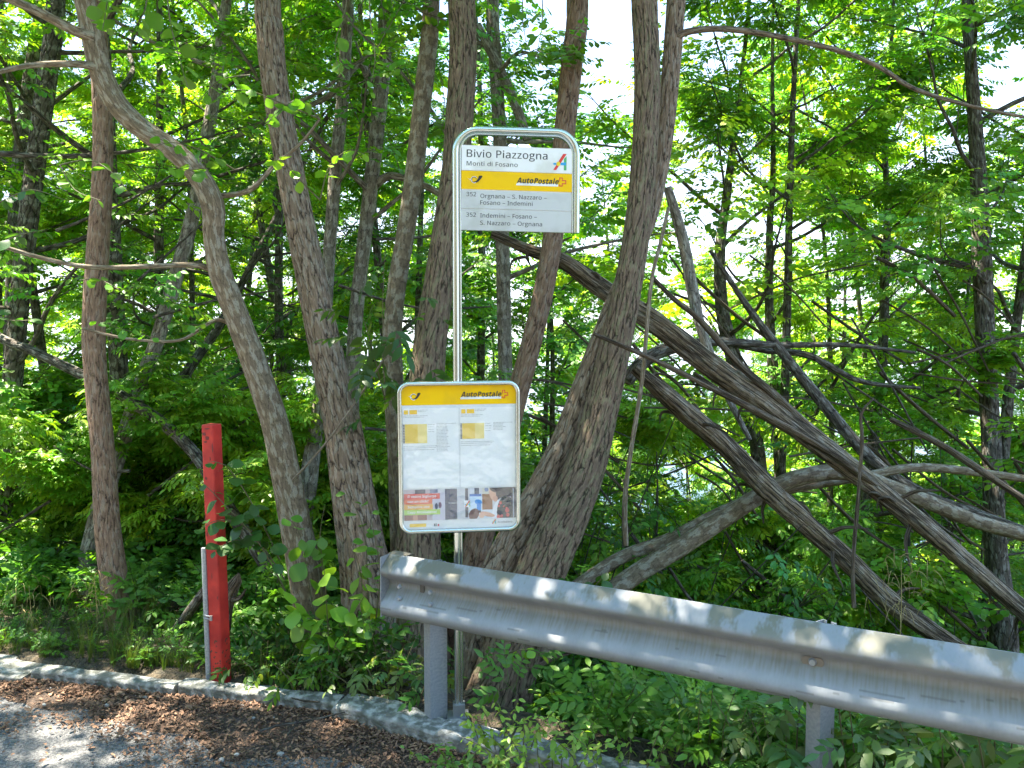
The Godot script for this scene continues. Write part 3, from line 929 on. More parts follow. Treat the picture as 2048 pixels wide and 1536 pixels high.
# ------------------------------------------------------------------ fallen trunks and sticks
func dead_wood() -> void:
	stick("fallen_log", "higher of the two long fallen dead trunks sloping down to the right", [[985, 468, 18, 5.8], [1060, 500, 26, 5.7], [1130, 525, 36, 5.6], [1210, 582, 42, 5.5], [1320, 652, 46, 5.3], [1430, 736, 50, 5.2], [1530, 806, 50, 5.1], [1640, 890, 50, 5.0], [1740, 966, 48, 4.9], [1830, 1036, 46, 4.8], [1930, 1122, 46, 4.7], [2080, 1252, 48, 4.6]], "dead", "log", true, 0.008)
	stick("fallen_log", "lower fallen trunk with peeled tan bark, ending behind the guard rail", [[1268, 735, 26, 5.2], [1330, 788, 44, 5.2], [1390, 840, 50, 5.15], [1450, 892, 46, 5.1], [1530, 975, 48, 5.05], [1610, 1045, 44, 5.0], [1690, 1115, 44, 4.95], [1770, 1195, 44, 4.9], [1860, 1262, 40, 4.9], [1990, 1345, 36, 4.9]], "dead", "log", true, 0.008)
	stick("arched_limb", "living grey limb arching from the root clump over to the right edge", [[1030, 1350, 52, 4.95], [1110, 1290, 50, 5.1], [1200, 1205, 46, 5.25], [1270, 1150, 44, 5.3], [1360, 1095, 42, 5.3], [1450, 1035, 42, 5.3], [1530, 985, 40, 5.3], [1600, 955, 40, 5.3], [1690, 945, 38, 5.3], [1780, 975, 36, 5.3], [1870, 1010, 34, 5.3], [1960, 1045, 32, 5.3], [2090, 1080, 30, 5.3]], "smooth", "branch", true, 0.005)
	stick("arched_limb", "thinner grey limb running just above the arching one", [[1040, 1300, 36, 5.0], [1120, 1205, 33, 5.25], [1180, 1155, 30, 5.4], [1250, 1112, 30, 5.5], [1340, 1078, 30, 5.5], [1440, 1025, 28, 5.5], [1530, 990, 26, 5.5], [1620, 970, 24, 5.5], [1720, 955, 22, 5.5], [1850, 935, 20, 5.5], [2070, 960, 16, 5.5]], "smooth", "branch", true, 0.004)
	stick("root_limb", "low root-like limb creeping right from the trunk base under the guard rail", [[925, 1425, 74, 4.7], [1000, 1362, 58, 4.7], [1080, 1312, 46, 4.8], [1150, 1290, 30, 4.85], [1210, 1277, 20, 4.9], [1290, 1270, 12, 4.9]], "furrowed", "root", true, 0.008)
	stick("dead_branch", "long thin dark branch falling from the treetops down to the right edge", [[1420, 500, 9, 6.0], [1500, 620, 16, 6.0], [1560, 700, 22, 5.9], [1640, 800, 26, 5.9], [1750, 925, 28, 5.8], [1850, 990, 26, 5.7], [1960, 1030, 24, 5.7], [2080, 1072, 22, 5.6]], "grey")
	stick("dead_branch", "pale barkless stick laid across the big trunk toward the fallen logs", [[1188, 668, 9, 4.5], [1300, 716, 13, 4.55], [1450, 790, 16, 4.7], [1560, 848, 18, 4.8], [1660, 905, 20, 4.85], [1760, 975, 18, 4.85]], "dead")
	stick("dead_branch", "thin brown stick leaning on the higher fallen trunk from above", [[1305, 555, 10, 5.1], [1350, 600, 12, 5.1], [1400, 640, 14, 5.1], [1480, 730, 16, 5.1], [1560, 800, 18, 5.05], [1650, 885, 14, 5.0]], "dead")
	stick("dead_branch", "bare stick slanting down to the right edge above the logs", [[1780, 838, 12, 5.0], [1880, 888, 16, 4.9], [1960, 940, 16, 4.8], [2080, 1020, 14, 4.7]], "dead")
	stick("dead_branch", "curved grey branch bowed over the higher log and thinning to the right", [[1255, 760, 32, 5.9], [1290, 720, 32, 5.9], [1340, 697, 28, 5.9], [1430, 684, 20, 5.9], [1560, 690, 15, 5.9], [1690, 690, 11, 5.9], [1830, 705, 7, 5.9]], "grey")
	stick("dead_branch", "dark branch drooping right, midway between the bowed branch and the arching limb", [[1440, 680, 20, 6.1], [1530, 700, 18, 6.1], [1620, 712, 16, 6.0], [1720, 762, 12, 6.0], [1840, 776, 8, 6.0]], "grey")
	stick("pale_limb", "whitish barkless limb hanging down right of the big trunk, lit by the sun", [[1335, 375, 20, 5.9], [1365, 475, 26, 5.9], [1385, 580, 28, 5.8], [1400, 650, 24, 5.7], [1440, 760, 18, 5.6], [1500, 880, 10, 5.5]], "ash")
	stick("vine", "thin rope-like vine hanging along the right side of the big trunk", [[1337, 415, 8, 4.62], [1320, 490, 9, 4.6], [1302, 570, 9, 4.6], [1284, 760, 10, 4.6], [1262, 900, 10, 4.65], [1250, 1000, 12, 4.7], [1252, 1090, 12, 4.75]], "smooth", "vine")
	stick("vine", "fine climbing stem slanting across the left leaning furrowed trunk", [[780, 700, 4, 4.7], [700, 820, 5, 4.7], [640, 900, 5, 4.75], [585, 960, 6, 4.8]], "smooth", "vine")
	stick("dry_weed", "upright orange dry stalk in front of the fallen logs", [[1708, 1215, 10, 4.3], [1706, 1130, 9, 4.3], [1716, 1000, 8, 4.3], [1724, 880, 7, 4.3], [1722, 828, 6, 4.3], [1748, 796, 4, 4.3]], "dead", "stem")
	var snag := stick("broken_snag", "short pale broken snag with a side prong behind the red post", [[446, 1290, 26, 4.9], [452, 1220, 26, 4.9], [462, 1180, 30, 4.9], [474, 1160, 22, 4.88], [478, 1146, 4, 4.88]], "dead", "stump")
	var ps := Shape.new()
	var pm := measured_path([[464, 1200, 12, 4.89], [480, 1196, 11, 4.87], [492, 1178, 3, 4.85]])
	limb(ps, local(pm[0], snag.position), pm[1], 10, 0.03)
	put("prong", ps.mesh(), bark["dead"], snag)
	stick("dead_branch", "dry grey stick rising left from behind the red post", [[300, 1330, 18, 5.4], [345, 1270, 22, 5.3], [400, 1195, 22, 5.1], [440, 1140, 12, 5.0]], "grey")
	var rng := RandomNumberGenerator.new()
	rng.seed = 5
	for k in 84:
		var u := rng.randf_range(1050, 2050)
		var v := rng.randf_range(480, 1150)
		var d := rng.randf_range(5.4, 7.2)
		var l := rng.randf_range(120, 330)
		var a := rng.randf_range(-0.5, 1.1) if k < 40 else rng.randf_range(0.45, 0.95)
		var thick := 1.0 if k < 40 else rng.randf_range(1.0, 2.2)
		stick("bare_twig", "thin bare twig tangled among the fallen logs and branches", [[u, v, 5 * thick, d], [u + l * 0.5 * cos(a), v + l * 0.5 * sin(a) + rng.randf_range(-20, 20), 5 * thick, d + 0.1], [u + l * cos(a), v + l * sin(a), 4 * thick, d + 0.2]], ["grey", "dead", "dead"][k % 3], "twig", false, 0.0, "bare twigs tangled among the fallen logs")
	for k in 26:
		var u := rng.randf_range(-40, 780)
		var v := rng.randf_range(180, 1080)
		var d := rng.randf_range(5.8, 8.0)
		var l := rng.randf_range(120, 330)
		var a := rng.randf_range(-0.7, 0.4) + (PI if k % 2 else 0.0)
		stick("bare_twig", "thin dark bare twig reaching out between the trunks of the left wood", [[u, v, 8, d], [u + l * 0.5 * cos(a), v + l * 0.5 * sin(a) + rng.randf_range(-20, 20), 6, d + 0.1], [u + l * cos(a), v + l * sin(a) - 15, 3, d + 0.2]], "grey", "twig", false, 0.0, "bare twigs between the trunks of the left wood")

# ------------------------------------------------------------------ bus stop sign
func text(parent: Node, words: String, x: float, base: float, cap: float, wide: float, mat: Material, z: float, bold := false, slant := 0.0, turn := 0.0) -> void:
	var f := SystemFont.new()
	f.font_names = PackedStringArray(["Droid Sans"])
	if bold:
		f.font_weight = 700
	var t := TextMesh.new()
	t.font = f
	t.font_size = 64
	t.pixel_size = 0.01
	t.depth = 0.02
	t.curve_step = 2.0
	t.text = "H"
	var hb := t.get_aabb()
	var h: TextMesh = t.duplicate()
	h.text = words
	var wb := h.get_aabb()
	var ky := cap / hb.size.y
	var kx := wide / wb.size.x if wide > 0.0 else ky
	var o := put("lettering", h, mat, parent)
	var b := Basis(Vector3(kx, 0, 0), Vector3(ky * slant, ky, 0), Vector3(0, 0, 0.03)).rotated(Vector3.BACK, turn)
	o.transform = Transform3D(b, Vector3(x, base, z) - b * Vector3(wb.position.x, hb.position.y, wb.position.z))

func ring_piece(s: Shape, c: Vector2, r: float, w0: float, w1: float, a0: float, a1: float, z: float) -> void:
	var o := PackedVector2Array()
	for k in 25:
		var f := k / 24.0
		var a := lerpf(a0, a1, f)
		o.append(c + Vector2(cos(a), sin(a)) * (r + lerpf(w0, w1, f) * 0.5))
	for k in 25:
		var f := 1.0 - k / 24.0
		var a := lerpf(a0, a1, f)
		o.append(c + Vector2(cos(a), sin(a)) * (r - lerpf(w0, w1, f) * 0.5))
	plate(s, o, z)

func horn(parent: Node, x0: float, y0: float, w: float, h: float, black: Material, white: Material, z: float) -> void:
	var s := Shape.new()
	var c := Vector2(x0 + w * 0.46, y0 + h * 0.42)
	plate(s, PackedVector2Array([Vector2(x0, y0 + h * 0.62), Vector2(x0 + w * 0.12, y0 + h * 0.48), Vector2(x0 + w * 0.34, y0 + h * 0.2), Vector2(x0 + w * 0.31, y0 + h * 0.36)]), z + 0.0003)
	ring_piece(s, c, h * 0.42, h * 0.07, h * 0.07, 0.6, TAU - 1.0, z + 0.0003)
	put("horn_highlight", s.mesh(), white, parent)
	var b := Shape.new()
	ring_piece(b, c, h * 0.36, h * 0.06, h * 0.06, 0.5, TAU - 1.0, z)
	plate(b, PackedVector2Array([Vector2(x0 + w * 0.36, y0 + h * 0.02), Vector2(x0 + w * 0.55, y0), Vector2(x0 + w * 0.74, y0 + h * 0.2), Vector2(x0 + w * 0.87, y0 + h * 0.5), Vector2(x0 + w, y0 + h * 0.86), Vector2(x0 + w * 0.92, y0 + h * 1.0), Vector2(x0 + w * 0.76, y0 + h * 0.92), Vector2(x0 + w * 0.7, y0 + h * 0.55), Vector2(x0 + w * 0.58, y0 + h * 0.26), Vector2(x0 + w * 0.42, y0 + h * 0.14)]), z + 0.0002)
	put("horn_emblem", b.mesh(), black, parent)

func cross_mark(parent: Node, x0: float, y0: float, w: float, h: float, red: Material, z: float) -> void:
	var s := Shape.new()
	var t := w * 0.13
	var line := [Vector2(0.0, 0.62), Vector2(0.0, 1.0), Vector2(0.42, 1.0), Vector2(0.42, 0.68), Vector2(1.0, 0.68), Vector2(1.0, 0.3), Vector2(0.42, 0.3), Vector2(0.42, 0.0), Vector2(0.0, 0.0), Vector2(0.0, 0.14)]
	for k in line.size() - 1:
		var a: Vector2 = line[k]
		var b: Vector2 = line[k + 1]
		var p := Vector2(x0 + minf(a.x, b.x) * w, y0 + minf(a.y, b.y) * h)
		var q := Vector2(x0 + maxf(a.x, b.x) * w, y0 + maxf(a.y, b.y) * h)
		plate(s, rect(p.x - t / 2, p.y - t / 2, q.x + t / 2, q.y + t / 2), z + k * 0.00003)
	put("cross_emblem", s.mesh(), red, parent)

func letter_a(parent: Node, x0: float, y0: float, w: float, h: float, z: float) -> void:
	for e in [["emblem_green_bar", lin(0.10, 0.42, 0.16), [Vector2(0.80, 0.0), Vector2(1.0, 0.0), Vector2(1.0, 0.86), Vector2(0.8, 0.7)], 0.0], ["emblem_blue_bar", lin(0.03, 0.36, 0.72), [Vector2(0.0, 0.32), Vector2(0.0, 0.42), Vector2(0.95, 0.48), Vector2(0.95, 0.3)], 0.0003], ["emblem_red_bar", lin(0.72, 0.05, 0.04), [Vector2(0.0, 0.0), Vector2(0.22, 0.0), Vector2(1.0, 1.0), Vector2(0.74, 1.0)], 0.0006]]:
		var s := Shape.new()
		var o := PackedVector2Array()
		for p in e[2]:
			o.append(Vector2(x0 + p.x * w, y0 + p.y * h))
		plate(s, o, z + e[3])
		put(e[0], s.mesh(), plain(e[1], 0.4), parent)
	var d := Shape.new()
	var disc := PackedVector2Array()
	for k in 20:
		disc.append(Vector2(x0 + w * 0.38, y0 + h * 0.38) + Vector2.from_angle(TAU * k / 20) * w * 0.16)
	plate(d, disc, z + 0.0009)
	put("emblem_yellow_disc", d.mesh(), plain(lin(0.85, 0.6, 0.03), 0.4), parent)

func stop_sign() -> void:
	var o := thing("bus_stop_sign", "bus stop sign with steel hoop, name panel and timetable case behind the guard rail", "bus stop sign", Vector3(-0.272, 0, -3.99))
	o.rotation.y = deg_to_rad(6.0)
	var steel := plain(lin(0.62, 0.65, 0.62), 0.27, 1.0)
	var s := Shape.new()
	var path := [Vector2(0, -0.03), Vector2(0, 0.8), Vector2(0, 1.6), Vector2(0, 2.4)]
	var R := 0.105
	for k in 13:
		path.append(Vector2(R - R * cos(PI / 2 * k / 12), 2.951 - R + R * sin(PI / 2 * k / 12)))
	for k in 13:
		path.append(Vector2(0.592 - R + R * sin(PI / 2 * k / 12), 2.951 - R + R * cos(PI / 2 * k / 12)))
	path.append(Vector2(0.592, 2.46))
	var frames := []
	for k in path.size():
		var d: Vector2 = (path[mini(k + 1, path.size() - 1)] - path[maxi(k - 1, 0)]).normalized()
		frames.append(Transform3D(Basis(Vector3(-d.y, d.x, 0), Vector3(0, 0, 1), Vector3(d.x, d.y, 0)), Vector3(path[k].x, path[k].y, 0)))
	for q in [[0.005, 0.0175, 20], [-0.0165, 0.0065, 12]]:
		var c := PackedVector2Array()
		for k in q[2]:
			var a: float = TAU * k / q[2]
			c.append(Vector2(q[0] + q[1] * cos(a), q[1] * sin(a) * (1.25 if q[2] == 20 else 2.2)))
		sweep(s, c, frames, true, true)
	sweep(s, rect(-0.014, -0.008, -0.004, 0.008), frames)
	put("post", s.mesh(), steel, o)
	var bs := Shape.new()
	bs.box(Vector3(-0.06, -0.05, -0.055), Vector3(0.05, 0.008, 0.045))
	bs.box(Vector3(-0.03, 0.008, -0.03), Vector3(0.03, 0.07, 0.03))
	put("base_plate", bs.mesh(), plain(lin(0.3, 0.31, 0.33), 0.45, 0.7), o)

	var white := mottled(lin(0.72, 0.715, 0.67), lin(0.86, 0.86, 0.85), 0.006, 1.3, 0.22, 0.0, 0.0, 6, 0.2, 0.5)
	var yellow := mottled(lin(0.82, 0.49, 0.012), lin(0.93, 0.56, 0.002), 0.006, 1.3, 0.22, 0.0, 0.0, 6, 0.2, 0.5)
	var silver := mottled(lin(0.50, 0.51, 0.49), lin(0.58, 0.595, 0.585), 0.006, 1.3, 0.25, 0.0, 0.0, 6, 0.2, 0.5)
	var ink := plain(lin(0.02, 0.02, 0.025), 0.5)
	var soft_ink := plain(lin(0.06, 0.06, 0.065), 0.5)
	var red := plain(lin(0.7, 0.05, 0.03), 0.4)
	var tilt := Basis(Vector3.BACK, -0.012)
	var strips := [["name_strip", white, 2.755, 2.876], ["operator_strip", yellow, 2.664, 2.7525], ["route_strip", silver, 2.5705, 2.6575], ["route_strip", silver, 2.4645, 2.567]]
	var parts := []
	for k in 4:
		var e: Array = strips[k]
		var b := Shape.new()
		b.box(Vector3(0.022, e[2], -0.012), Vector3(0.572, e[3], 0.012))
		var m := put(e[0], b.mesh(), e[1], o)
		var pivot := Vector3(0.297, 2.67, 0)
		m.transform = Transform3D(tilt, pivot - tilt * pivot)
		parts.append(m)
	var gap := Shape.new()
	gap.box(Vector3(0.024, 2.466, -0.009), Vector3(0.570, 2.874, 0.0085))
	var gm := put("panel_core", gap.mesh(), white, o)
	gm.transform = parts[0].transform
	var z := 0.0121
	text(parts[0], "Bivio Piazzogna", 0.047, 2.819, 0.036, 0.400, ink, z)
	text(parts[0], "Monti di Fosano", 0.047, 2.778, 0.0205, 0.252, soft_ink, z)
	letter_a(parts[0], 0.477, 2.770, 0.066, 0.080, z)
	horn(parts[1], 0.050, 2.694, 0.076, 0.037, ink, white, z)
	var wl := Shape.new()
	plate(wl, PackedVector2Array([Vector2(0.291, 2.689), Vector2(0.502, 2.689), Vector2(0.502, 2.702), Vector2(0.297, 2.702)]), z)
	put("white_underline", wl.mesh(), white, parts[1])
	text(parts[1], "AutoPostale", 0.296, 2.700, 0.0265, 0.207, ink, z + 0.0009, true, 0.21)
	cross_mark(parts[1], 0.510, 2.692, 0.031, 0.040, red, z)
	text(parts[2], "352", 0.047, 2.629, 0.0205, 0.048, soft_ink, z)
	text(parts[2], "Orgnana – S. Nazzaro –", 0.116, 2.622, 0.0205, 0.330, soft_ink, z)
	text(parts[2], "Fosano – Indemini", 0.116, 2.590, 0.0205, 0.260, soft_ink, z)
	text(parts[3], "352", 0.047, 2.529, 0.0205, 0.048, soft_ink, z)
	text(parts[3], "Indemini – Fosano –", 0.116, 2.527, 0.0205, 0.282, soft_ink, z)
	text(parts[3], "S. Nazzaro – Orgnana", 0.116, 2.491, 0.0205, 0.309, soft_ink, z)

	# timetable case
	var roll := Basis(Vector3.BACK, 0.008)
	var mid := Vector3(0.0075, 1.343, 0)
	var place := Transform3D(roll, mid - roll * mid)
	var fr := Shape.new()
	var ring := rounded(-0.2845, 0.9755, 0.2995, 1.7115, 0.048, 10)
	var rf := []
	for k in ring.size() + 1:
		var p := ring[k % ring.size()]
		var d := (ring[(k + 1) % ring.size()] - ring[(k + ring.size() - 1) % ring.size()]).normalized()
		rf.append(Transform3D(Basis(Vector3(d.y, -d.x, 0), Vector3(0, 0, -1), Vector3(d.x, d.y, 0)).orthonormalized(), Vector3(p.x, p.y, 0.034)))
	sweep(fr, ccw(rounded(-0.0105, -0.024, 0.0105, 0.026, 0.0095, 5)), rf, false, true)
	var cs := put("timetable_case", fr.mesh(), steel, o)
	cs.transform = place
	var bk := Shape.new()
	plate(bk, rounded(-0.282, 0.978, 0.297, 1.709, 0.044, 8), 0.018, 0.016)
	put("back_panel", bk.mesh(), plain(lin(0.72, 0.735, 0.74), 0.5), cs)
	z = 0.0345
	var hd := Shape.new()
	var ho := PackedVector2Array()
	for p in rounded(-0.275, 1.4, 0.290, 1.702, 0.040, 8):
		ho.append(Vector2(p.x, maxf(p.y, 1.606)))
	plate(hd, ho, z)
	put("header", hd.mesh(), yellow, cs)
	var zz := z + 0.001
	horn(cs, -0.245, 1.632, 0.064, 0.036, ink, white, zz)
	var w2 := Shape.new()
	plate(w2, PackedVector2Array([Vector2(0.013, 1.632), Vector2(0.218, 1.632), Vector2(0.218, 1.644), Vector2(0.018, 1.644)]), zz)
	put("white_underline", w2.mesh(), white, cs)
	text(cs, "AutoPostale", 0.018, 1.643, 0.0255, 0.199, ink, zz + 0.0009, true, 0.21)
	cross_mark(cs, 0.225, 1.636, 0.026, 0.038, red, zz)
	var paper := plain(lin(0.86, 0.87, 0.87), 0.7)
	for x in [-0.271, 0.012]:
		var sh := Shape.new()
		plate(sh, rect(x, 1.192, x + 0.275, 1.590), z)
		var page := put("timetable_sheet", sh.mesh(), paper, cs)
		for e in [["yellow_badge", 0.006, 1.561, 0.027, 1.582, yellow], ["yellow_badge", 0.034, 1.561, 0.071, 1.582, yellow]]:
			var y := Shape.new()
			plate(y, rect(x + e[1], e[2], x + e[3], e[4]), zz)
			put(e[0], y.mesh(), e[5], page)
		var low := 1.417 if x < 0 else 1.434
		var y0 := Shape.new()
		plate(y0, rect(x + 0.010, low, x + 0.073, 1.512), zz)
		put("timetable_block", y0.mesh(), plain(lin(0.84, 0.58, 0.07), 0.6), page)
		var y1 := Shape.new()
		plate(y1, rect(x + 0.073, low, x + 0.119, 1.512), zz)
		put("timetable_block", y1.mesh(), plain(lin(0.87, 0.70, 0.25), 0.6), page)
		var tick := Shape.new()
		for k in 12:
			plate(tick, rect(x + 0.001, low + (1.512 - low) * (k + 0.15) / 12.0, x + 0.009, low + (1.512 - low) * (k + 0.8) / 12.0), zz)
		put("timetable_hours", tick.mesh(), plain(lin(0.09, 0.08, 0.07), 0.6), page)
		var lines := Shape.new()
		var rng := RandomNumberGenerator.new()
		rng.seed = 9 if x < 0 else 10
		var rowset := [[0.004, 1.552, 0.11], [0.004, 1.545, 0.09], [0.075, 1.580, 0.05], [0.075, 1.573, 0.04], [0.003, low - 0.016, 0.16], [0.003, low - 0.024, 0.15], [0.003, low - 0.034, 0.14]]
		for k in 4:
			rowset.append([0.125, 1.508 - k * 0.012, 0.025])
		for k in (20 if x < 0 else 6):
			rowset.append([0.165, 1.512 - k * 0.0072, 0.05 if k else 0.09])
		for e in rowset:
			var px: float = x + e[0]
			while px < x + e[0] + e[2]:
				var wl_ := rng.randf_range(0.004, 0.016)
				plate(lines, rect(px, e[1], px + wl_, e[1] + 0.0024), zz, 0.0003)
				px += wl_ + 0.003
		put("small_print", lines.mesh(), plain(lin(0.42, 0.42, 0.42), 0.7), page)
	poster(cs, z)
	# clear pane over the sheets
	var glass := StandardMaterial3D.new()
	glass.transparency = BaseMaterial3D.TRANSPARENCY_ALPHA
	glass.albedo_color = Color(1, 1, 1, 0.04)
	glass.roughness = 0.04
	var wave := NoiseTexture2D.new()
	wave.width = 256
	wave.height = 256
	wave.seamless = true
	wave.noise = noise(FastNoiseLite.TYPE_SIMPLEX_SMOOTH, 0.012, 3, 61)
	glass.heightmap_enabled = true
	glass.heightmap_texture = wave
	glass.heightmap_scale = 0.6
	glass.uv1_triplanar = true
	glass.uv1_scale = Vector3.ONE * 2.0
	var gl := Shape.new()
	plate(gl, rounded(-0.2745, 0.986, 0.2895, 1.604, 0.03, 6), 0.0425, 0.002)
	put("clear_pane", gl.mesh(), glass, cs)

func poster(cs: Node3D, z: float) -> void:
	var im := Image.create(384, 104, false, Image.FORMAT_RGB8)
	im.fill(Color(0.80, 0.80, 0.82))
	var block := func(x0: float, y0: float, x1: float, y1: float, c: Color) -> void:
		im.fill_rect(Rect2i(int(x0 * 384), int(y0 * 104), int((x1 - x0) * 384) + 1, int((y1 - y0) * 104) + 1), c)
	var blob := func(cx: float, cy: float, rx: float, ry: float, c: Color, turn: float) -> void:
		for y in range(maxi(0, int((cy - rx - ry) * 104) - 40), mini(104, int((cy + rx + ry) * 104) + 40)):
			for x in range(maxi(0, int((cx - 0.3) * 384)), mini(384, int((cx + 0.3) * 384))):
				var p := Vector2((x / 384.0 - cx) * 3.69, y / 104.0 - cy).rotated(-turn)
				if p.x * p.x / (rx * rx) + p.y * p.y / (ry * ry) < 1.0:
					im.set_pixel(x, y, c)
	block.call(0.0, 0.0, 0.26, 1.0, Color(0.74, 0.68, 0.70))
	block.call(0.10, 0.0, 0.19, 0.3, Color(0.35, 0.33, 0.38))
	block.call(0.23, 0.0, 0.30, 0.12, Color(0.45, 0.48, 0.58))
	block.call(0.0, 0.8, 0.2, 1.0, Color(0.56, 0.36, 0.32))
	block.call(0.08, 0.82, 0.12, 1.0, Color(0.75, 0.55, 0.48))
	block.call(0.25, 0.12, 0.36, 1.0, Color(0.78, 0.77, 0.83))
	block.call(0.365, 0.0, 0.41, 1.0, Color(0.22, 0.25, 0.35))
	block.call(0.41, 0.0, 0.47, 1.0, Color(0.34, 0.34, 0.40))
	blob.call(0.285, 0.55, 0.05, 0.1, Color(0.25, 0.25, 0.35), 0.0)
	blob.call(0.318, 0.52, 0.05, 0.1, Color(0.45, 0.30, 0.40), 0.0)
	block.call(0.545, 0.0, 0.57, 0.95, Color(0.36, 0.33, 0.36))
	block.call(0.59, 0.0, 0.63, 0.22, Color(0.85, 0.86, 0.9))
	block.call(0.63, 0.0, 0.67, 0.2, Color(0.30, 0.32, 0.40))
	block.call(0.585, 0.2, 0.69, 0.27, Color(0.20, 0.42, 0.72))
	block.call(0.585, 0.27, 0.695, 0.85, Color(0.80, 0.88, 0.95))
	blob.call(0.66, 0.45, 0.12, 0.08, Color(0.10, 0.55, 0.88), 0.2)
	block.call(0.65, 0.5, 0.685, 0.8, Color(0.15, 0.55, 0.86))
	block.call(0.70, 0.2, 0.79, 0.75, Color(0.60, 0.40, 0.24))
	block.call(0.70, 0.0, 0.80, 0.2, Color(0.82, 0.80, 0.74))
	blob.call(0.735, 0.05, 0.07, 0.07, Color(0.42, 0.50, 0.66), 0.0)
	block.call(0.70, 0.72, 0.79, 1.0, Color(0.83, 0.86, 0.9))
	block.call(0.86, 0.0, 1.0, 1.0, Color(0.32, 0.29, 0.32))
	block.call(0.94, 0.0, 0.955, 1.0, Color(0.66, 0.70, 0.78))
	block.call(0.975, 0.05, 0.985, 1.0, Color(0.70, 0.72, 0.78))
	blob.call(0.88, 0.12, 0.30, 0.42, Color(0.20, 0.15, 0.14), 0.3)      # dark hair
	blob.call(0.79, 0.2, 0.11, 0.22, Color(0.86, 0.66, 0.55), -0.25)     # face in profile
	blob.call(0.815, 0.36, 0.08, 0.1, Color(0.82, 0.60, 0.50), 0.0)
	blob.call(0.80, 0.05, 0.16, 0.08, Color(0.22, 0.16, 0.15), 0.5)
	blob.call(0.845, 0.72, 0.20, 0.40, Color(0.90, 0.90, 0.92), 0.35)    # white top
	blob.call(0.90, 0.72, 0.26, 0.46, Color(0.10, 0.09, 0.11), 0.15)     # black jacket
	for e in [[0.86, 0.5, 0.05], [0.845, 0.6, 0.04], [0.92, 0.75, 0.07], [0.925, 0.9, 0.06], [0.87, 0.93, 0.05], [0.84, 0.95, 0.06], [0.89, 0.62, 0.03], [0.915, 0.68, 0.04]]:
		blob.call(e[0], e[1], e[2], e[2] * 1.1, Color(0.80, 0.30, 0.28), 0.0)
	blob.call(0.74, 0.86, 0.26, 0.07, Color(0.86, 0.66, 0.56), 0.25)     # forearm and hands
	blob.call(0.69, 0.9, 0.09, 0.08, Color(0.88, 0.70, 0.60), 0.0)
	block.call(0.645, 0.74, 0.685, 0.8, Color(0.10, 0.10, 0.12))
	blob.call(0.62, 0.85, 0.16, 0.2, Color(0.40, 0.22, 0.18), 0.6)
	block.call(0.535, 0.4, 0.585, 0.62, Color(0.94, 0.94, 0.95))
	var m := StandardMaterial3D.new()
	m.albedo_texture = ImageTexture.create_from_image(im)
	m.roughness = 0.6
	var p := Shape.new()
	var a := Vector2(-0.271, 1.030)
	var b := Vector2(0.287, 1.185)
	p.quad(p.vert(Vector3(a.x, a.y, z + 0.001), Vector2(0, 1)), p.vert(Vector3(a.x, b.y, z + 0.001), Vector2(0, 0)), p.vert(Vector3(b.x, b.y, z + 0.001), Vector2(1, 0)), p.vert(Vector3(b.x, a.y, z + 0.001), Vector2(1, 1)))
	put("poster", p.mesh(), m, cs)
	var w := b.x - a.x
	var bars := [["Il vostro biglietto", lin(0.72, 0.08, 0.05), 0.318, 0.135, 0.31, 1.152], ["con un click?", lin(0.75, 0.14, 0.05), 0.25, 0.31, 0.47, 1.127], ["Semplice con", lin(0.80, 0.42, 0.08), 0.255, 0.48, 0.65, 1.102], ["l’app Arcobaleno!", lin(0.42, 0.62, 0.12), 0.32, 0.65, 0.82, 1.077]]
	var white := plain(lin(0.85, 0.85, 0.85), 0.5)
	for e in bars:
		var s := Shape.new()
		plate(s, rect(a.x, b.y - e[4] * 0.155, a.x + e[2] * w, b.y - e[3] * 0.155), z + 0.0012)
		put("colour_bar", s.mesh(), plain(e[1], 0.5), cs)
		text(cs, e[0], a.x + 0.018, b.y - e[4] * 0.155 + 0.008, 0.012, (e[2] - 0.065) * w, white, z + 0.0022, true)
	text(cs, "Arcobaleno", a.x + 0.395 * w, b.y - 0.48 * 0.155, 0.006, 0.045, white, z + 0.0012)
	letter_a(cs, a.x + 0.542 * w, b.y - 0.6 * 0.155, 0.026, 0.03, z + 0.0012)
	var ft := Shape.new()
	plate(ft, rounded(-0.245, 0.997, -0.163, 1.014, 0.003, 3), z + 0.001)
	put("yellow_badge", ft.mesh(), plain(lin(0.85, 0.55, 0.03), 0.5), cs)
	text(cs, "ti", -0.125, 0.999, 0.014, 0.013, plain(lin(0.03, 0.03, 0.03)), z + 0.001, true)
	var dot := Shape.new()
	plate(dot, rounded(-0.106, 0.999, -0.098, 1.009, 0.003, 3), z + 0.001)
	put("red_dot", dot.mesh(), plain(lin(0.6, 0.03, 0.05)), cs)
	letter_a(cs, 0.166, 1.001, 0.020, 0.024, z + 0.001)
	text(cs, "Arcobaleno", 0.194, 1.005, 0.010, 0.075, plain(lin(0.2, 0.2, 0.2)), z + 0.001)

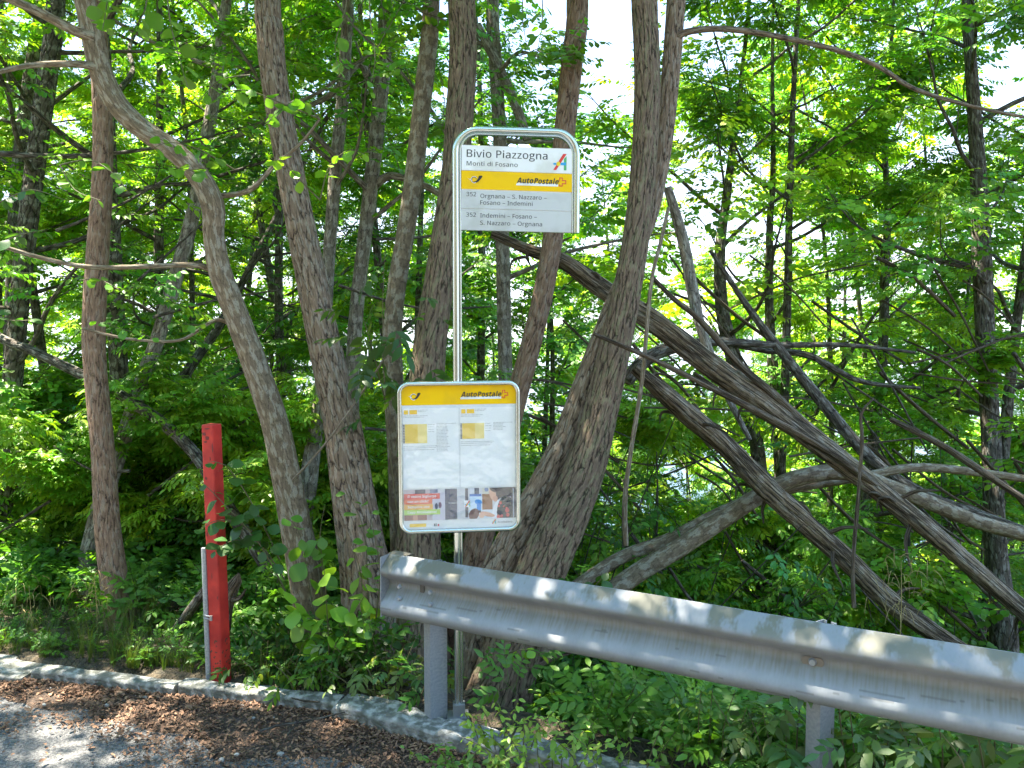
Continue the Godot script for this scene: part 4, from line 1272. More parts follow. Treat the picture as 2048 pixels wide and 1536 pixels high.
# ------------------------------------------------------------------ guard rail
func galvanised() -> StandardMaterial3D:
	var along := grey(noise(FastNoiseLite.TYPE_SIMPLEX_SMOOTH, 0.3, 3, 41), 512, 16, 512, 128)
	var blot := grey(noise(FastNoiseLite.TYPE_SIMPLEX_SMOOTH, 0.02, 5, 42), 512, 128, 512, 128)
	var grain := grey(noise(FastNoiseLite.TYPE_SIMPLEX_SMOOTH, 0.25, 3, 43), 512, 128, 512, 128)
	var scuff := grey(noise(FastNoiseLite.TYPE_SIMPLEX_SMOOTH, 0.09, 4, 47), 48, 128, 512, 128)
	var im := Image.create(128, 512, false, Image.FORMAT_RGB8)
	for y in 512:
		for x in 128:
			var k := x * 512 + y
			var st := along[k] / 255.0
			var b := blot[k] / 255.0
			var g := grain[k] / 255.0
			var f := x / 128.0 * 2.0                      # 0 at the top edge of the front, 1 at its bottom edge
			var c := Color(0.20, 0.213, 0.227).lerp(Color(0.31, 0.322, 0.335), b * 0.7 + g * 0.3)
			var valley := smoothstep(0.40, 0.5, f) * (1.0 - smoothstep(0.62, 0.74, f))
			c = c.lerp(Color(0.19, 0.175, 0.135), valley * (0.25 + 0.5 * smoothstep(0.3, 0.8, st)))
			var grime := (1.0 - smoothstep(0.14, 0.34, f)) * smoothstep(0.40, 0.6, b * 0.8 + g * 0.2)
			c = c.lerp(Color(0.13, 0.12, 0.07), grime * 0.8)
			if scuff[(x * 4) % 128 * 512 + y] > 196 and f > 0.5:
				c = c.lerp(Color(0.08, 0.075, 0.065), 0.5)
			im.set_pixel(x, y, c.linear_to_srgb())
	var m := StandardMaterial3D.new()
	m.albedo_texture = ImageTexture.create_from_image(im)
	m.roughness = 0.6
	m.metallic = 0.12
	return m

func guard_rail() -> void:
	var a := Vector3(-0.668, 0, -4.065)
	var o := thing("guard_rail", "galvanised steel guard rail running from the sign toward the right edge", "guard rail", a)
	o.rotation.y = -atan2(1.318, 2.48)
	var zinc := galvanised()
	var grey_zinc := mottled(lin(0.27, 0.29, 0.32), lin(0.34, 0.36, 0.39), 0.04, 3.0, 0.5, 0.0, 0.4)
	var prof := [Vector2(0.0, 0.31), Vector2(0.030, 0.290), Vector2(0.066, 0.262), Vector2(0.080, 0.243), Vector2(0.078, 0.226), Vector2(0.055, 0.205), Vector2(0.020, 0.185), Vector2(0.006, 0.165), Vector2(0.010, 0.145), Vector2(0.035, 0.120), Vector2(0.066, 0.090), Vector2(0.083, 0.065), Vector2(0.086, 0.046), Vector2(0.078, 0.026), Vector2(0.060, 0.008), Vector2(0.045, 0.0)]
	var v3 := prof.map(func(p): return Vector3(p.x, p.y, 0))
	var fine: Array = spline(v3, 0.008)[0]
	var out := PackedVector2Array()
	for p in fine:
		out.append(Vector2(-p.x, p.y + 0.52))
	for k in range(fine.size() - 1, -1, -1):
		out.append(Vector2(-fine[k].x + 0.004, fine[k].y + 0.52))
	var frames := []
	var bend := noise(FastNoiseLite.TYPE_SIMPLEX_SMOOTH, 0.7, 2, 6)
	for k in 49:
		var x := 0.05 + k * 0.115
		frames.append(Transform3D(Basis(Vector3(0, 0, -1), Vector3.UP, Vector3.RIGHT), Vector3(x, bend.get_noise_1d(x) * 0.006, bend.get_noise_1d(x + 30.0) * 0.008)))
	var s := Shape.new()
	var turned := out.duplicate()
	var area := 0.0
	for k in out.size():
		area += out[k].cross(out[(k + 1) % out.size()])
	if area < 0.0:
		turned.reverse()
	sweep(s, turned, frames, true, true)
	var m := turned.size()
	for k in s.t.size():
		if k < (m + 1) * 49:
			var f := float(k % (m + 1)) / m
			s.t[k] = Vector2(1.0 - f if area < 0.0 else f, (k / (m + 1)) * 0.115 / 2.0)
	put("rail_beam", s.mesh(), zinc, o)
	for x in [0.255, 2.10, 3.95]:
		var p := Shape.new()
		var c := PackedVector2Array([Vector2(-0.031, -0.005), Vector2(0.031, -0.005), Vector2(0.031, -0.105), Vector2(0.008, -0.105), Vector2(0.008, -0.100), Vector2(0.026, -0.100), Vector2(0.026, -0.010), Vector2(-0.026, -0.010), Vector2(-0.026, -0.100), Vector2(-0.012, -0.100), Vector2(-0.012, -0.105), Vector2(-0.031, -0.105)])
		var turn := Basis(Vector3.UP, -0.45)
		var fs := []
		for y in [-0.7, 0.3, 0.80]:
			fs.append(Transform3D(Basis(turn.x, -turn.z, Vector3.UP), Vector3(x, y, -0.018)))
		# outline's second axis runs away from the road
		var flipped := PackedVector2Array()
		for e in c:
			flipped.append(Vector2(e.x, -e.y))
		sweep(p, ccw(flipped), fs)
		put("rail_post", p.mesh(), grey_zinc, o)
		var sl := Shape.new()
		if x < 1.0:
			plate(sl, PackedVector2Array([Vector2(x - 0.012, 0.642), Vector2(x + 0.006, 0.636), Vector2(x + 0.013, 0.65), Vector2(x + 0.013, 0.70), Vector2(x, 0.712), Vector2(x - 0.012, 0.71)]), 0.013, 0.004)
			put("slot_washer", sl.mesh(), plain(lin(0.10, 0.09, 0.08), 0.7), o)
		else:
			plate(sl, rounded(x - 0.042, 0.653, x + 0.042, 0.689, 0.017, 5), 0.013, 0.003)
			put("slot_washer", sl.mesh(), plain(lin(0.20, 0.17, 0.14), 0.7), o)
			var bo := CylinderMesh.new()
			bo.top_radius = 0.012
			bo.bottom_radius = 0.0165
			bo.height = 0.014
			bo.radial_segments = 16
			var bm := put("bolt", bo, grey_zinc, o)
			bm.transform = Transform3D(Basis(Vector3.RIGHT, PI / 2), Vector3(x, 0.671, 0.022))
	var bolt := CylinderMesh.new()
	bolt.top_radius = 0.008
	bolt.bottom_radius = 0.0125
	bolt.height = 0.012
	bolt.radial_segments = 12
	for e in [[0.15, 0.785, 0.055], [0.335, 0.785, 0.055], [0.15, 0.690, 0.052], [0.335, 0.690, 0.052], [0.15, 0.630, 0.052], [0.335, 0.630, 0.052]]:
		var bm := put("bolt", bolt, grey_zinc, o)
		bm.transform = Transform3D(Basis(Vector3.RIGHT, PI / 2 - (0.9 if e[1] > 0.75 else 0.0)), Vector3(e[0], e[1], e[2] if e[1] > 0.75 else e[2] + 0.012))
	var cap := Shape.new()
	cap.box(Vector3(0.04, 0.828, -0.055), Vector3(0.15, 0.833, 0.004))
	var ep := Shape.new()
	ep.box(Vector3(0.045, 0.525, -0.002), Vector3(0.0495, 0.832, 0.080))
	put("end_plate", ep.mesh(), grey_zinc, o)
	put("end_flange", cap.mesh(), plain(lin(0.22, 0.19, 0.15), 0.7, 0.2), o)

# ------------------------------------------------------------------ red post and pipe
func marker_post() -> void:
	var o := thing("marker_post", "tall square red painted post leaning slightly left behind the kerb", "post", Vector3(-1.672, -0.03, -4.49))
	o.rotation = Vector3(0.01, 0, 0.012)
	var paint := mottled(lin(0.36, 0.014, 0.012), lin(0.58, 0.035, 0.022), 0.01, 1.2, 0.6, 0.08, 0.0, 7, 0.3, 0.7)
	var s := Shape.new()
	var frames := []
	var turn := Basis(Vector3.UP, 1.24)
	for y in [-0.4, 0.0, 0.4, 0.8, 1.2, 1.474, 1.48]:
		var k: float = 1.0 - 0.05 * (y / 1.48) - (0.06 if y == 1.48 else 0.0)
		frames.append(Transform3D(Basis(turn.x * k, -turn.z * k, Vector3.UP), Vector3(0, y, 0)))
	sweep(s, ccw(rounded(-0.041, -0.041, 0.041, 0.041, 0.008, 3)), frames)
	put("shaft", s.mesh(), paint, o)
	var mud := Shape.new()
	var mr := RandomNumberGenerator.new()
	mr.seed = 3
	for k in 46:
		var y := 0.02 + 0.26 * pow(mr.randf(), 2.0)
		var blob := PackedVector2Array()
		var c := Vector2(mr.randf_range(-0.032, 0.032), y)
		for q in 7:
			blob.append(c + Vector2.from_angle(TAU * q / 7) * mr.randf_range(0.002, 0.009))
		plate(mud, blob, 0.0 + 0.00002 * k, 0.0008)
	var splash := mud.mesh()
	for a in [1.24 - PI / 2, 1.24]:
		var mo := put("soil_splash", splash, plain(lin(0.10, 0.045, 0.03), 0.9), o)
		mo.transform = Transform3D(Basis(Vector3.UP, a), Basis(Vector3.UP, a) * Vector3(0, 0, 0.0398))
	# worn patches where the paint has come off, near the top of the left face
	var wear := Shape.new()
	var rng := RandomNumberGenerator.new()
	rng.seed = 77
	for e in [[-0.020, 1.43, 0.016, 0.010], [0.0, 1.405, 0.014, 0.012], [-0.012, 1.385, 0.012, 0.006], [0.015, 1.29, 0.005, 0.012], [-0.02, 1.18, 0.01, 0.012], [0.012, 1.02, 0.006, 0.02], [-0.026, 0.86, 0.007, 0.016], [0.034, 1.36, 0.004, 0.03], [0.034, 1.1, 0.003, 0.022], [-0.034, 0.95, 0.003, 0.03], [0.02, 0.75, 0.008, 0.006], [-0.005, 0.62, 0.004, 0.02], [0.03, 0.5, 0.005, 0.012], [-0.02, 0.42, 0.009, 0.006], [0.005, 1.46, 0.02, 0.006]]:
		var patch := PackedVector2Array()
		for k in 11:
			patch.append(Vector2(e[0], e[1]) + Vector2.from_angle(TAU * k / 11) * Vector2(e[2], e[3]) * rng.randf_range(0.5, 1.2))
		plate(wear, patch, 0.0, 0.0012)
	var wm := put("worn_paint", wear.mesh(), plain(lin(0.16, 0.03, 0.025), 0.8), o)
	wm.transform = Transform3D(Basis(Vector3.UP, 1.24 - PI / 2), Basis(Vector3.UP, 1.24 - PI / 2) * Vector3(0, 0, 0.0392))

	var p := thing("steel_pipe", "thin grey steel pipe strapped to the left side of the red post", "pipe", Vector3(-1.737, -0.03, -4.47))
	p.rotation.z = 0.012
	var zn := mottled(lin(0.30, 0.33, 0.36), lin(0.45, 0.48, 0.5), 0.04, 3.0, 0.45, 0.0, 0.5)
	var t := Shape.new()
	limb(t, [Vector3(0, -0.3, 0), Vector3(0, 0.2, 0), Vector3(0, 0.775, 0)], [0.0155, 0.0155, 0.0155], 18, 0.2, PackedByteArray(), 0.0, 0.0, 0.0)
	put("tube", t.mesh(), zn, p)
	var c := Shape.new()
	for y in [0.375, 0.392]:
		limb(c, [Vector3(-0.012, y, 0.014), Vector3(0.0, y + 0.001, 0.020), Vector3(0.02, y, 0.030), Vector3(0.045, y, 0.042)], [0.003, 0.003, 0.003, 0.003], 8, 0.01, PackedByteArray(), 0.0, 0.0, 0.0)
	c.box(Vector3(0.036, 0.370, 0.040), Vector3(0.050, 0.398, 0.050))
	put("wire_clamp", c.mesh(), plain(lin(0.4, 0.41, 0.42), 0.4, 0.8), p)

# ------------------------------------------------------------------ plants of the verge
var single := {}
func single_leaf(kind: String, tint: Color, n: int) -> ArrayMesh:
	var key := "%s %s %d" % [kind, tint, n]
	if not single.has(key):
		var rng := RandomNumberGenerator.new()
		rng.seed = n * 13 + kind.length()
		var s := Shape.new()
		s.tint = tint * Color(rng.randf_range(0.85, 1.2), rng.randf_range(0.85, 1.15), rng.randf_range(0.8, 1.2))
		match kind:
			"hazel":
				leaf(s, Transform3D.IDENTITY, 1.0, 0.86, 0.56, 8, 0.10, 0.22, 0.012)
			"privet":
				leaf(s, Transform3D.IDENTITY, 1.0, 0.5, 0.5, 5, 0.22, 0.15)
			"pinnate":
				pinnate(s, Transform3D.IDENTITY, 1.0, 3, 0.42, rng)
		single[key] = s.mesh()
	return single[key]

# stems are paths of (u, v, depth); leaves stand along them, each a mesh of its own
func plant(called: String, label: String, category: String, stems: Array, kind: String, size: float, per_stem: int, tint: Color, from := 0.3, seed_ := 1, group := "") -> Node3D:
	var root := at(stems[0][0][0], stems[0][0][1], stems[0][0][2])
	var o := thing(called, label, category, root, group)
	var rng := RandomNumberGenerator.new()
	rng.seed = seed_ * 101
	var green_stem := plain(lin(0.11, 0.10, 0.045), 0.7)
	for st in stems:
		var pts := []
		for e in st:
			pts.append(at(e[0], e[1], e[2]) - root)
		var s := Shape.new()
		limb(s, pts, tapered(0.0045 if size > 0.06 else 0.0028, 0.0014, pts.size()), 6, 0.05)
		put("stem", s.mesh(), green_stem, o)
		var path: Array = spline(pts, 0.02)[0]
		for k in per_stem:
			var f := lerpf(from, 1.0, (k + 0.5) / per_stem)
			var q := mini(int(f * (path.size() - 1)), path.size() - 2)
			var p: Vector3 = path[q]
			var az := k * 2.4 + rng.randf_range(-0.5, 0.5)
			if kind == "privet":
				az = (k % 2) * PI + (k / 2 % 2) * PI / 2 + rng.randf_range(-0.4, 0.4)
				p = path[mini(int(lerpf(from, 1.0, float(k / 2 + 1) / (per_stem / 2.0)) * (path.size() - 1)), path.size() - 1)]
			var lean := rng.randf_range(-0.9, 0.35)
			var b := Basis.from_euler(Vector3(rng.randf_range(-0.8, 0.8), az, lean), EULER_ORDER_YZX)
			var l := size * rng.randf_range(0.6, 1.15) * (1.0 - 0.35 * maxf(0.0, f - 0.8) / 0.2)
			var m := put("leaf", single_leaf(kind, tint, rng.randi() % 4), leaves_mat, o)
			m.transform = Transform3D(b.scaled_local(Vector3.ONE * l), p + b.x * size * 0.12)
	return o

func fan(rng: RandomNumberGenerator, u: float, v: float, d: float, n: int, wide: float, high: float) -> Array:
	var out := []
	for k in n:
		var f := (k + rng.randf_range(0.2, 0.8)) / n * 2.0 - 1.0
		var bu := u + f * wide * 0.55
		var h := high * rng.randf_range(0.65, 1.1) * (1.0 - 0.35 * f * f)
		var dd := d + rng.randf_range(-0.12, 0.12)
		out.append([[bu, v, dd], [bu + f * wide * 0.12 + rng.randf_range(-6, 6), v - h * 0.5, dd - 0.02], [bu + f * wide * 0.45 + rng.randf_range(-14, 14), v - h, dd - 0.05]])
	return out

func plants() -> void:
	var rng := RandomNumberGenerator.new()
	rng.seed = 404
	var sunlit_green := Color(0.26, 0.44, 0.06)  # raised green stands in for sun on the leaves
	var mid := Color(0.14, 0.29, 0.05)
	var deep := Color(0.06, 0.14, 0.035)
	plant("hazel_sapling", "bright hazel sapling with large round leaves in front of the left furrowed trunk", "sapling", [[[660, 1350, 4.55], [655, 1240, 4.5], [648, 1130, 4.45]], [[680, 1350, 4.6], [700, 1250, 4.55], [735, 1180, 4.5]], [[640, 1340, 4.6], [610, 1240, 4.6], [560, 1170, 4.55]], [[690, 1350, 4.65], [720, 1240, 4.7], [722, 1150, 4.7], [700, 1080, 4.65]]], "hazel", 0.125, 12, sunlit_green, 0.25, 3)
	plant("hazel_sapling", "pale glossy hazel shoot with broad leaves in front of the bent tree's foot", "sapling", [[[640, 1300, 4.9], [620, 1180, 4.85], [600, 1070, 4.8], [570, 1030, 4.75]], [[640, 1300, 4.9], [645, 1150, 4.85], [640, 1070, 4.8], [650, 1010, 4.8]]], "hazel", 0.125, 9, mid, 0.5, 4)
	plant("hazel_sapling", "dark hazel shoot with round leaves beside the left edge of the timetable case", "sapling", [[[740, 1300, 4.7], [735, 1150, 4.7], [725, 1050, 4.68], [690, 980, 4.65]], [[745, 1300, 4.7], [760, 1150, 4.65], [750, 1080, 4.6], [735, 1000, 4.6]]], "hazel", 0.09, 10, mid, 0.35, 5)
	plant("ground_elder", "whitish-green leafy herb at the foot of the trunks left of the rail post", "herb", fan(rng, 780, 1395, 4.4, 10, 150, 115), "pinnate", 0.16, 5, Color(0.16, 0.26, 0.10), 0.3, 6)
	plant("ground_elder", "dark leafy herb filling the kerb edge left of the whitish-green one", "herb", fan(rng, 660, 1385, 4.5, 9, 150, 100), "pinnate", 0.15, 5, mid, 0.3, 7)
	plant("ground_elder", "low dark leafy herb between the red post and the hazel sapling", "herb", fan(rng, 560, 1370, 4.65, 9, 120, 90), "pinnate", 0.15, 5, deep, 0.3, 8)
	for e in [[600, 1330, 4.75, "ivy-like leafy patch below the bent tree's trunk"], [690, 1330, 4.7, "ivy-like leafy patch at the foot of the left furrowed trunk"], [520, 1345, 4.8, "ivy-like leafy patch right beside the red post"], [760, 1340, 4.6, "ivy-like leafy patch between the hazel sapling and the rail post"]]:
		plant("ivy_patch", e[3], "ivy", fan(rng, e[0], e[1], e[2], 10, 130, 130), "hazel", 0.055, 11, [deep, mid][int(e[0]) / 10 % 2], 0.15, int(e[0]))
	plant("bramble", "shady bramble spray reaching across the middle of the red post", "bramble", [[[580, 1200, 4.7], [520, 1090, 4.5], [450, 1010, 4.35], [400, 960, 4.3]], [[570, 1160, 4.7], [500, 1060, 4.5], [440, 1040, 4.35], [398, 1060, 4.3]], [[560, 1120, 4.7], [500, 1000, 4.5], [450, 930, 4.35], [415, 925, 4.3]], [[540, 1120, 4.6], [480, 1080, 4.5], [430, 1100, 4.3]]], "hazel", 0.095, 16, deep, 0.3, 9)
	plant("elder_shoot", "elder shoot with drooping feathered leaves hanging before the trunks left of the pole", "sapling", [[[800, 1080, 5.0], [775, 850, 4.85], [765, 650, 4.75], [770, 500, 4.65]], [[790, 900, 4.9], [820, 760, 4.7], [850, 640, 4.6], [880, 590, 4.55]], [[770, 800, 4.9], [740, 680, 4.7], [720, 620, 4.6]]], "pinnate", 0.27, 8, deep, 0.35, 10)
	for e in [[1010, 1500, 3.75, 7, 110, 100, "light green leafy shoots at the kerb's edge just right of the sign foot", sunlit_green], [1080, 1540, 3.6, 9, 160, 120, "dense light green shoots spilling over the kerb at the bottom middle", sunlit_green], [930, 1545, 3.45, 7, 120, 60, "low green shoots creeping onto the litter at the bottom middle", mid], [1250, 1545, 3.55, 8, 170, 130, "upright small-leaved shoots under the rail at the bottom, before the darker slope", Color(0.21, 0.37, 0.06)], [1190, 1470, 4.0, 7, 140, 110, "shaded small-leaved bush under the guard rail right of the trunk base", mid], [1420, 1530, 3.6, 7, 150, 150, "tall small-leaved shoots left of the second rail post", mid]]:
		plant("privet_bush", e[6], "bush", fan(rng, e[0], e[1], e[2], e[3], e[4], e[5]), "privet", 0.045, 18, e[7], 0.15, int(e[0]))
	for e in [[1560, 1560, 3.5, 6, 150, 200, "ash bush with pale feathered leaves just left of the second rail post"], [1730, 1570, 3.3, 6, 150, 210, "ash bush with sunlit feathered leaves just right of the second rail post"], [1860, 1580, 3.2, 6, 160, 190, "dark ash bush under the rail between the second post and the right edge"], [2010, 1590, 3.0, 6, 150, 170, "ash bush with broad feathered leaves in the bottom right corner"]]:
		plant("ash_bush", e[6], "bush", fan(rng, e[0], e[1], e[2], e[3], e[4], e[5]), "pinnate", 0.26, 5, Color(0.10, 0.20, 0.06), 0.35, int(e[0]))
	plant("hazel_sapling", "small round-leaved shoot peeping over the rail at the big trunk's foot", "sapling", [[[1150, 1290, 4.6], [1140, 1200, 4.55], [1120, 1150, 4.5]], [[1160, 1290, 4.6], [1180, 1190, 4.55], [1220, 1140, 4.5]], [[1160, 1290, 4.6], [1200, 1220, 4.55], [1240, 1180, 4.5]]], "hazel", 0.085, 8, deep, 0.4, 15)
	plant("hazel_sapling", "drooping sprig with two sunlit leaves under the rail at the root limb", "sapling", [[[960, 1370, 4.5], [1010, 1310, 4.4], [1060, 1300, 4.35], [1085, 1310, 4.3]]], "hazel", 0.075, 9, sunlit_green, 0.4, 16)
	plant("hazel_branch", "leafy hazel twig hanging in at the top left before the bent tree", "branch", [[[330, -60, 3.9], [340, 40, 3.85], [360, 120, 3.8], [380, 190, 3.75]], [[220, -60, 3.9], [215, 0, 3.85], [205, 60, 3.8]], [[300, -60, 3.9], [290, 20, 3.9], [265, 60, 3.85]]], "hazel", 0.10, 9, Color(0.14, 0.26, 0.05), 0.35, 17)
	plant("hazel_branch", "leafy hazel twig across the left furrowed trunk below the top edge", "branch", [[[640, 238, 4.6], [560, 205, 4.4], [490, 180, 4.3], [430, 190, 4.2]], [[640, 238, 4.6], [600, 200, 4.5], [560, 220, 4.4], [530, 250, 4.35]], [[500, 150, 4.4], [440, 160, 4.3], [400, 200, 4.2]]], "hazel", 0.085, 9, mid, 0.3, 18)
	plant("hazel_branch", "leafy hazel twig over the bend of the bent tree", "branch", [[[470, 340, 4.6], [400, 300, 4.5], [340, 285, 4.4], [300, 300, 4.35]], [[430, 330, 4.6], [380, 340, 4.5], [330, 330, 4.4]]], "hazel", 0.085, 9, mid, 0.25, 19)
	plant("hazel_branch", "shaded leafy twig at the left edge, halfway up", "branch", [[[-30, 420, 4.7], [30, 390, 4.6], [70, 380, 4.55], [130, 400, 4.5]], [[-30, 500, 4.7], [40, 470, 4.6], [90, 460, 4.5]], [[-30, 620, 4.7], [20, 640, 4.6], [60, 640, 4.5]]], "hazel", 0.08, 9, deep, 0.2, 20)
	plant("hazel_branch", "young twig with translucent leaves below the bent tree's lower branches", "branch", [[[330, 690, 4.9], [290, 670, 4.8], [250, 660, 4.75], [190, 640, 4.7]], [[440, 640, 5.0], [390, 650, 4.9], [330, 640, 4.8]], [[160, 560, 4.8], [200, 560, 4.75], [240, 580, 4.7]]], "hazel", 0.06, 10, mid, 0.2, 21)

	plant("hazel_branch", "leafy sprig before the left furrowed trunk at the height of the name panel", "branch", [[[640, 400, 4.5], [590, 350, 4.4], [560, 320, 4.3], [520, 330, 4.25]], [[640, 400, 4.5], [660, 330, 4.45], [700, 300, 4.4], [730, 310, 4.35]]], "hazel", 0.07, 9, sunlit_green, 0.25, 22)
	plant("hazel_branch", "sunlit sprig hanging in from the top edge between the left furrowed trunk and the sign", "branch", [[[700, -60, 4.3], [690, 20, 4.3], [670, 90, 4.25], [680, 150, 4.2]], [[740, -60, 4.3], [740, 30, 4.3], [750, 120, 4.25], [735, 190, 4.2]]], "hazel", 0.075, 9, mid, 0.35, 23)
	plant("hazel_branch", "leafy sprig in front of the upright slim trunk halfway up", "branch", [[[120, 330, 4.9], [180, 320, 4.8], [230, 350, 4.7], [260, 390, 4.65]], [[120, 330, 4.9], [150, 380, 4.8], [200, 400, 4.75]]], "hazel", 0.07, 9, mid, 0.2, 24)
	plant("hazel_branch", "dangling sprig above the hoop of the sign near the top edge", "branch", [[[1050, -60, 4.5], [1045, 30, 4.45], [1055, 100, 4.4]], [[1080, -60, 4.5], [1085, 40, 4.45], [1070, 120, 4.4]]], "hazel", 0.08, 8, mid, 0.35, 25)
	for e in [[1800, 1190, 4.5, 70, "dry tan seed head drooping over the lower fallen trunk above the rail"], [60, 1230, 5.4, 60, "dry tan seed heads in the shade at the left edge above the slab"], [190, 1200, 5.3, 45, "dry tan seed head beside the foot of the slim left trunk"]]:
		var root := at(e[0], e[1], e[2])
		var st := Shape.new()
		for k in 46:
			var a: Vector3 = Vector3(rng.randf_range(-1, 1), rng.randf_range(-0.5, 1.6), rng.randf_range(-1, 1)) * (e[3] * e[2] / FOC) * 0.75
			var d := Vector3(rng.randf_range(-1, 1), rng.randf_range(-1.0, 0.6), rng.randf_range(-1, 1)).normalized()
			limb(st, [a, a + d * 0.03, a + d * 0.055 + Vector3(0, -0.015, 0), a + d * 0.07 + Vector3(0, -0.04, 0)], [0.0016, 0.0018, 0.0014, 0.0008], 4, 0.02)
		limb(st, [Vector3(0, -0.5, 0), Vector3(0.01, -0.1, 0), Vector3(0, e[3] * e[2] / FOC, 0)], [0.003, 0.003, 0.001], 5, 0.05)
		var o := put("dry_seed_head", st.mesh(), plain(lin(0.36, 0.27, 0.11), 0.8), self)
		o.position = root
		tag(o, e[4], "dry plant")

	# low growth over the slope, grass on the verge
	var places := []
	var tints := []
	for k in 6400:
		var x := rng.randf_range(-7.5, 7.0)
		var s := 0.12 + 8.0 * pow(rng.randf(), 1.6)
		var low := x < -1.0 and s < 0.6
		if x > -0.85 and x < 0.4 and s < 1.3 and rng.randf() < 0.9:
			continue
		if s < 0.12 + 0.1 * hill_noise.get_noise_2d(x * 20.0, 3.0):
			continue
		var z := kerb_z(x) - s / 0.93
		var y := ground_h(x, z)
		var up := Vector3(rng.randf_range(-0.6, 0.6), 1, rng.randf_range(-0.3, 0.8)).normalized()
		var b := Basis.from_euler(Vector3(rng.randf_range(-0.6, 0.6), rng.randf() * TAU, rng.randf_range(0.1, 1.0)), EULER_ORDER_YZX).scaled(Vector3.ONE * rng.randf_range(0.5, 1.1) * (0.4 if low else 1.0))
		places.append(Transform3D(b, Vector3(x, y + rng.randf_range(0.0, 0.06 if low else 0.22), z) + up * 0.02))
		var c := DARK.lerp(GREEN, rng.randf())
		tints.append(c)
	scatter("undergrowth", sprays["ovate"][0], leaves_mat, self, places.slice(0, 2200), tints)
	scatter("undergrowth", sprays["pinnate"][1], leaves_mat, self, places.slice(2200), tints)
	var list := [[60, 1150, 6.2, "shady bush at the left edge beneath the dark rough trunk"], [330, 1120, 6.6, "dark bush behind the upright slim trunk and the red post"], [480, 1000, 6.8, "leafy bush between the red post and the bent tree's trunk"], [520, 1220, 5.4, "low shrub at the right foot of the broken snag"], [380, 900, 7.4, "bush with small leaves just above the red post's top, farther back"], [640, 1120, 6.6, "bush in the shade between the bent tree and the furrowed trunk"], [1100, 880, 6.2, "bush seen between the timetable case and the big trunk"], [1330, 960, 6.4, "leafy bush under the lower fallen trunk near the vine"], [1420, 1160, 6.0, "bush below the arching limb above the rail"], [1620, 1120, 7.0, "sunlit bush below the crossing of the logs"], [1850, 900, 7.0, "bush between the higher log and the straight trunk at the right"], [1930, 1180, 6.2, "dark bush at the right edge above the rail"], [1300, 1420, 4.7, "shaded shrub on the steep bank under the rail, left part"], [1480, 1450, 4.5, "shaded shrub on the steep bank under the rail, middle part"], [1780, 1480, 4.2, "shaded shrub on the steep bank under the rail, right part"], [1120, 1400, 5.0, "shrub in deep shade beside the root limb under the rail"]]
	for e in list:
		var p := at(e[0], e[1], e[2])
		var root := Vector3(p.x, minf(ground_h(p.x, p.z), p.y - 0.3), p.z)
		var o := thing("shrub", e[3], "shrub", root)
		var st := Shape.new()
		var pl := []
		var ti := []
		var high := p.y - root.y + 0.25
		for k in 16:
			var w := wander(rng, Vector3.ZERO, Vector3(rng.randf_range(-0.5, 0.5), 1, rng.randf_range(-0.4, 0.5)), high * rng.randf_range(0.6, 1.15), -0.02, 0.16, 5)
			limb(st, w, tapered(0.008, 0.003, 6), 5, 0.3)
			for q in 16:
				var g := rng.randf_range(0.35, 1.0) * 5.0
				var i0 := mini(int(g), 4)
				var a: Vector3 = w[i0].lerp(w[i0 + 1], g - i0)
				var d := Vector3(rng.randf_range(-1, 1), rng.randf_range(-0.3, 0.5), rng.randf_range(-1, 1))
				spray_places(rng, a + d * 0.08, d, pl, ti, 0.8, DARK.lerp(GREEN, rng.randf()))
		put("stems", st.mesh(), bark["grey"], o).set_meta("kind", "stuff")
		scatter("foliage", sprays[["ovate", "round", "ovate", "pinnate"][rng.randi() % 4]][rng.randi() % 3], leaves_mat, o, pl, ti)

	var tuft := Shape.new()
	for k in 14:
		var a := rng.randf() * TAU
		var l := rng.randf_range(0.10, 0.26)
		var dir := Vector3(cos(a), 0, sin(a))
		var w := dir.cross(Vector3.UP) * 0.0022
		var base := dir * rng.randf_range(0.0, 0.025)
		tuft.tint = shade(rng, 0.2)
		var prev := [tuft.vert(base - w), tuft.vert(base + w)]
		for q in 3:
			var f := (q + 1) / 3.0
			var c := base + Vector3.UP * l * f * (1.0 - 0.2 * f) + dir * l * 0.5 * f * f
			var now := [tuft.vert(c - w * (1.0 - f * 0.9)), tuft.vert(c + w * (1.0 - f * 0.9))]
			tuft.quad(prev[0], now[0], now[1], prev[1])
			prev = now
	var gp := []
	var gt := []
	for k in 620:
		var x := rng.randf_range(-4.6, -1.15)
		var s := 0.10 + 0.9 * pow(rng.randf(), 1.3)
		var z := kerb_z(x) - s
		var tall := 1.0 + 1.6 * exp(-pow((x + 2.55) / 0.25, 2.0)) * rng.randf()
		gp.append(Transform3D(Basis(Vector3.UP, rng.randf() * TAU).scaled(Vector3(1, tall, 1) * rng.randf_range(0.45, 1.0)), Vector3(x, ground_h(x, z) - 0.01, z)))
		gt.append(Color(0.07, 0.15, 0.025).lerp(Color(0.17, 0.19, 0.05), rng.randf() * 0.6))
	scatter("grass", tuft.mesh(), leaves_mat, self, gp, gt)

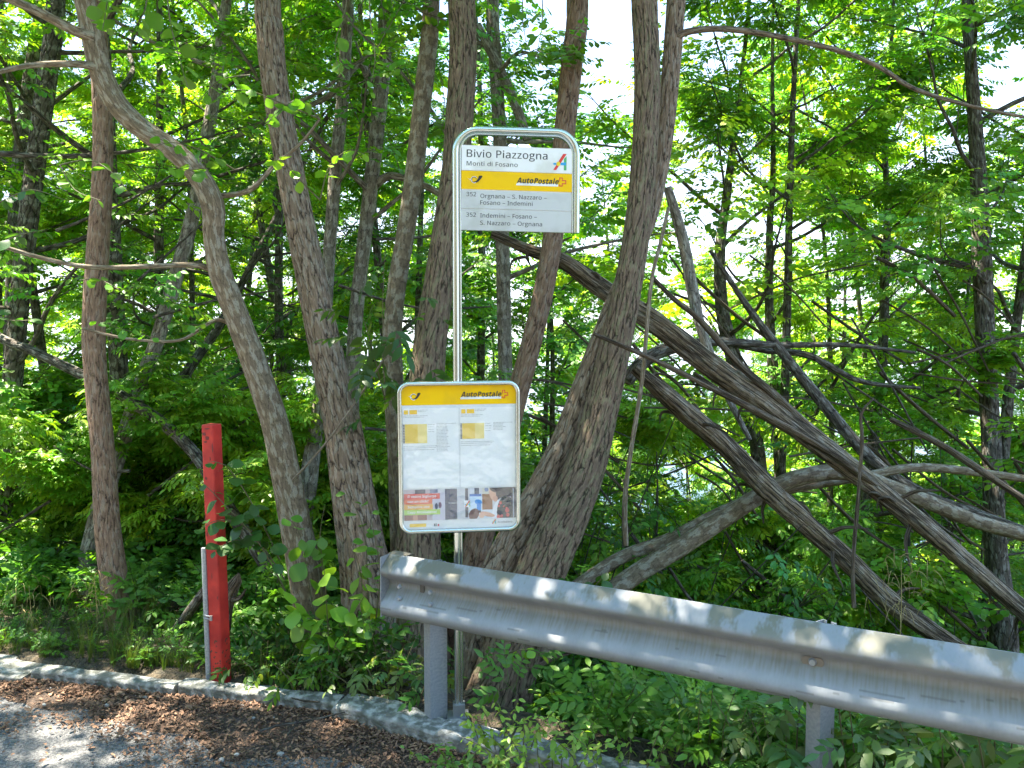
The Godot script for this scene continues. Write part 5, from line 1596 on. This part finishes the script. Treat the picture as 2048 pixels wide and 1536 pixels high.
# ------------------------------------------------------------------ fallen leaves and grit on the road
func litter() -> void:
	var rng := RandomNumberGenerator.new()
	rng.seed = 88
	var dry := StandardMaterial3D.new()
	dry.vertex_color_use_as_albedo = true
	dry.roughness = 0.85
	dry.cull_mode = BaseMaterial3D.CULL_DISABLED
	var bump := noise(FastNoiseLite.TYPE_SIMPLEX_SMOOTH, 1.6, 3, 55)
	for kind in 3:
		var s := Shape.new()
		leaf(s, Transform3D.IDENTITY, 0.030, [0.011, 0.017, 0.005][kind], 0.5, 4, [0.7, 0.5, 0.9][kind], [-0.25, 0.2, -0.1][kind], 0.03)
		var pl := []
		var ti := []
		for k in 15000:
			var x := rng.randf_range(-4.3, 1.2)
			var far := rng.randf()
			var w := far * far * 1.9 + 0.02 + (0.1 if x < -0.913 else 0.155)
			var keep := smoothstep(mulch_width(x) * 1.15, mulch_width(x) * 0.45, w + bump.get_noise_2d(x, w) * 0.5)
			if rng.randf() > maxf(keep, 0.03):
				continue
			var z := kerb_z(x) + w
			var b := Basis.from_euler(Vector3(rng.randf_range(-0.5, 0.5), rng.randf() * TAU, rng.randf_range(-0.4, 0.4)), EULER_ORDER_YZX).scaled(Vector3.ONE * rng.randf_range(0.3, 1.05) * (1.8 if rng.randf() < 0.07 else 1.0))
			pl.append(Transform3D(b, Vector3(x, ROAD_Y + 0.012 * w + rng.randf_range(0.006, 0.03) + 0.03 * maxf(0.0, 0.4 - w), z)))
			var c := Color(0.13, 0.066, 0.037).lerp(Color(0.31, 0.18, 0.105), rng.randf()) * rng.randf_range(0.4, 1.15)
			ti.append(c)
		scatter("leaf_litter", s.mesh(), dry, self, pl, ti)
	# pebbles along the left kerb
	var pebble := Shape.new()
	limb(pebble, [Vector3(-0.5, 0, 0), Vector3(-0.3, 0.04, 0), Vector3(0.1, 0.02, 0.03), Vector3(0.5, 0, 0)], [0.18, 0.4, 0.38, 0.12], 9, 0.2)
	var pm := pebble.mesh()
	var mats := [plain(lin(0.26, 0.25, 0.23), 0.8), plain(lin(0.16, 0.155, 0.145), 0.8), plain(lin(0.36, 0.34, 0.31), 0.8)]
	for k in 24:
		var x := rng.randf_range(-3.0, -0.8) if k % 3 else rng.randf_range(-1.7, -0.9)
		var w := 0.12 + pow(rng.randf(), 2.0) * 0.7
		var o := put("pebble", pm, mats[k % 3], self)
		o.position = Vector3(x, ROAD_Y + 0.02 + 0.012 * w, kerb_z(x) + w)
		o.rotation = Vector3(rng.randf() * 0.6, rng.randf() * TAU, rng.randf() * 0.4)
		o.scale = Vector3.ONE * rng.randf_range(0.012, 0.035)
		tag(o, "small grey pebble lying in the dead leaves along the kerb", "pebble", "pebbles along the kerb")
	stick("fallen_twig", "pale straight stick lying against the kerb just left of the corner", [[583, 1396, 4, 4.23], [610, 1402, 5, 4.22], [640, 1404, 3, 4.2]], "dead", "twig")
	stick("fallen_twig", "long dark twig lying in the dead leaves in front of the kerb corner", [[520, 1462, 5, 3.95], [560, 1450, 6, 3.97], [610, 1443, 5, 3.98], [690, 1424, 3, 4.0]], "grey", "twig")
	stick("fallen_twig", "short twig standing askew in the litter left of the big kerb stone", [[575, 1470, 5, 3.9], [590, 1450, 4, 3.9], [600, 1438, 3, 3.9]], "grey", "twig")
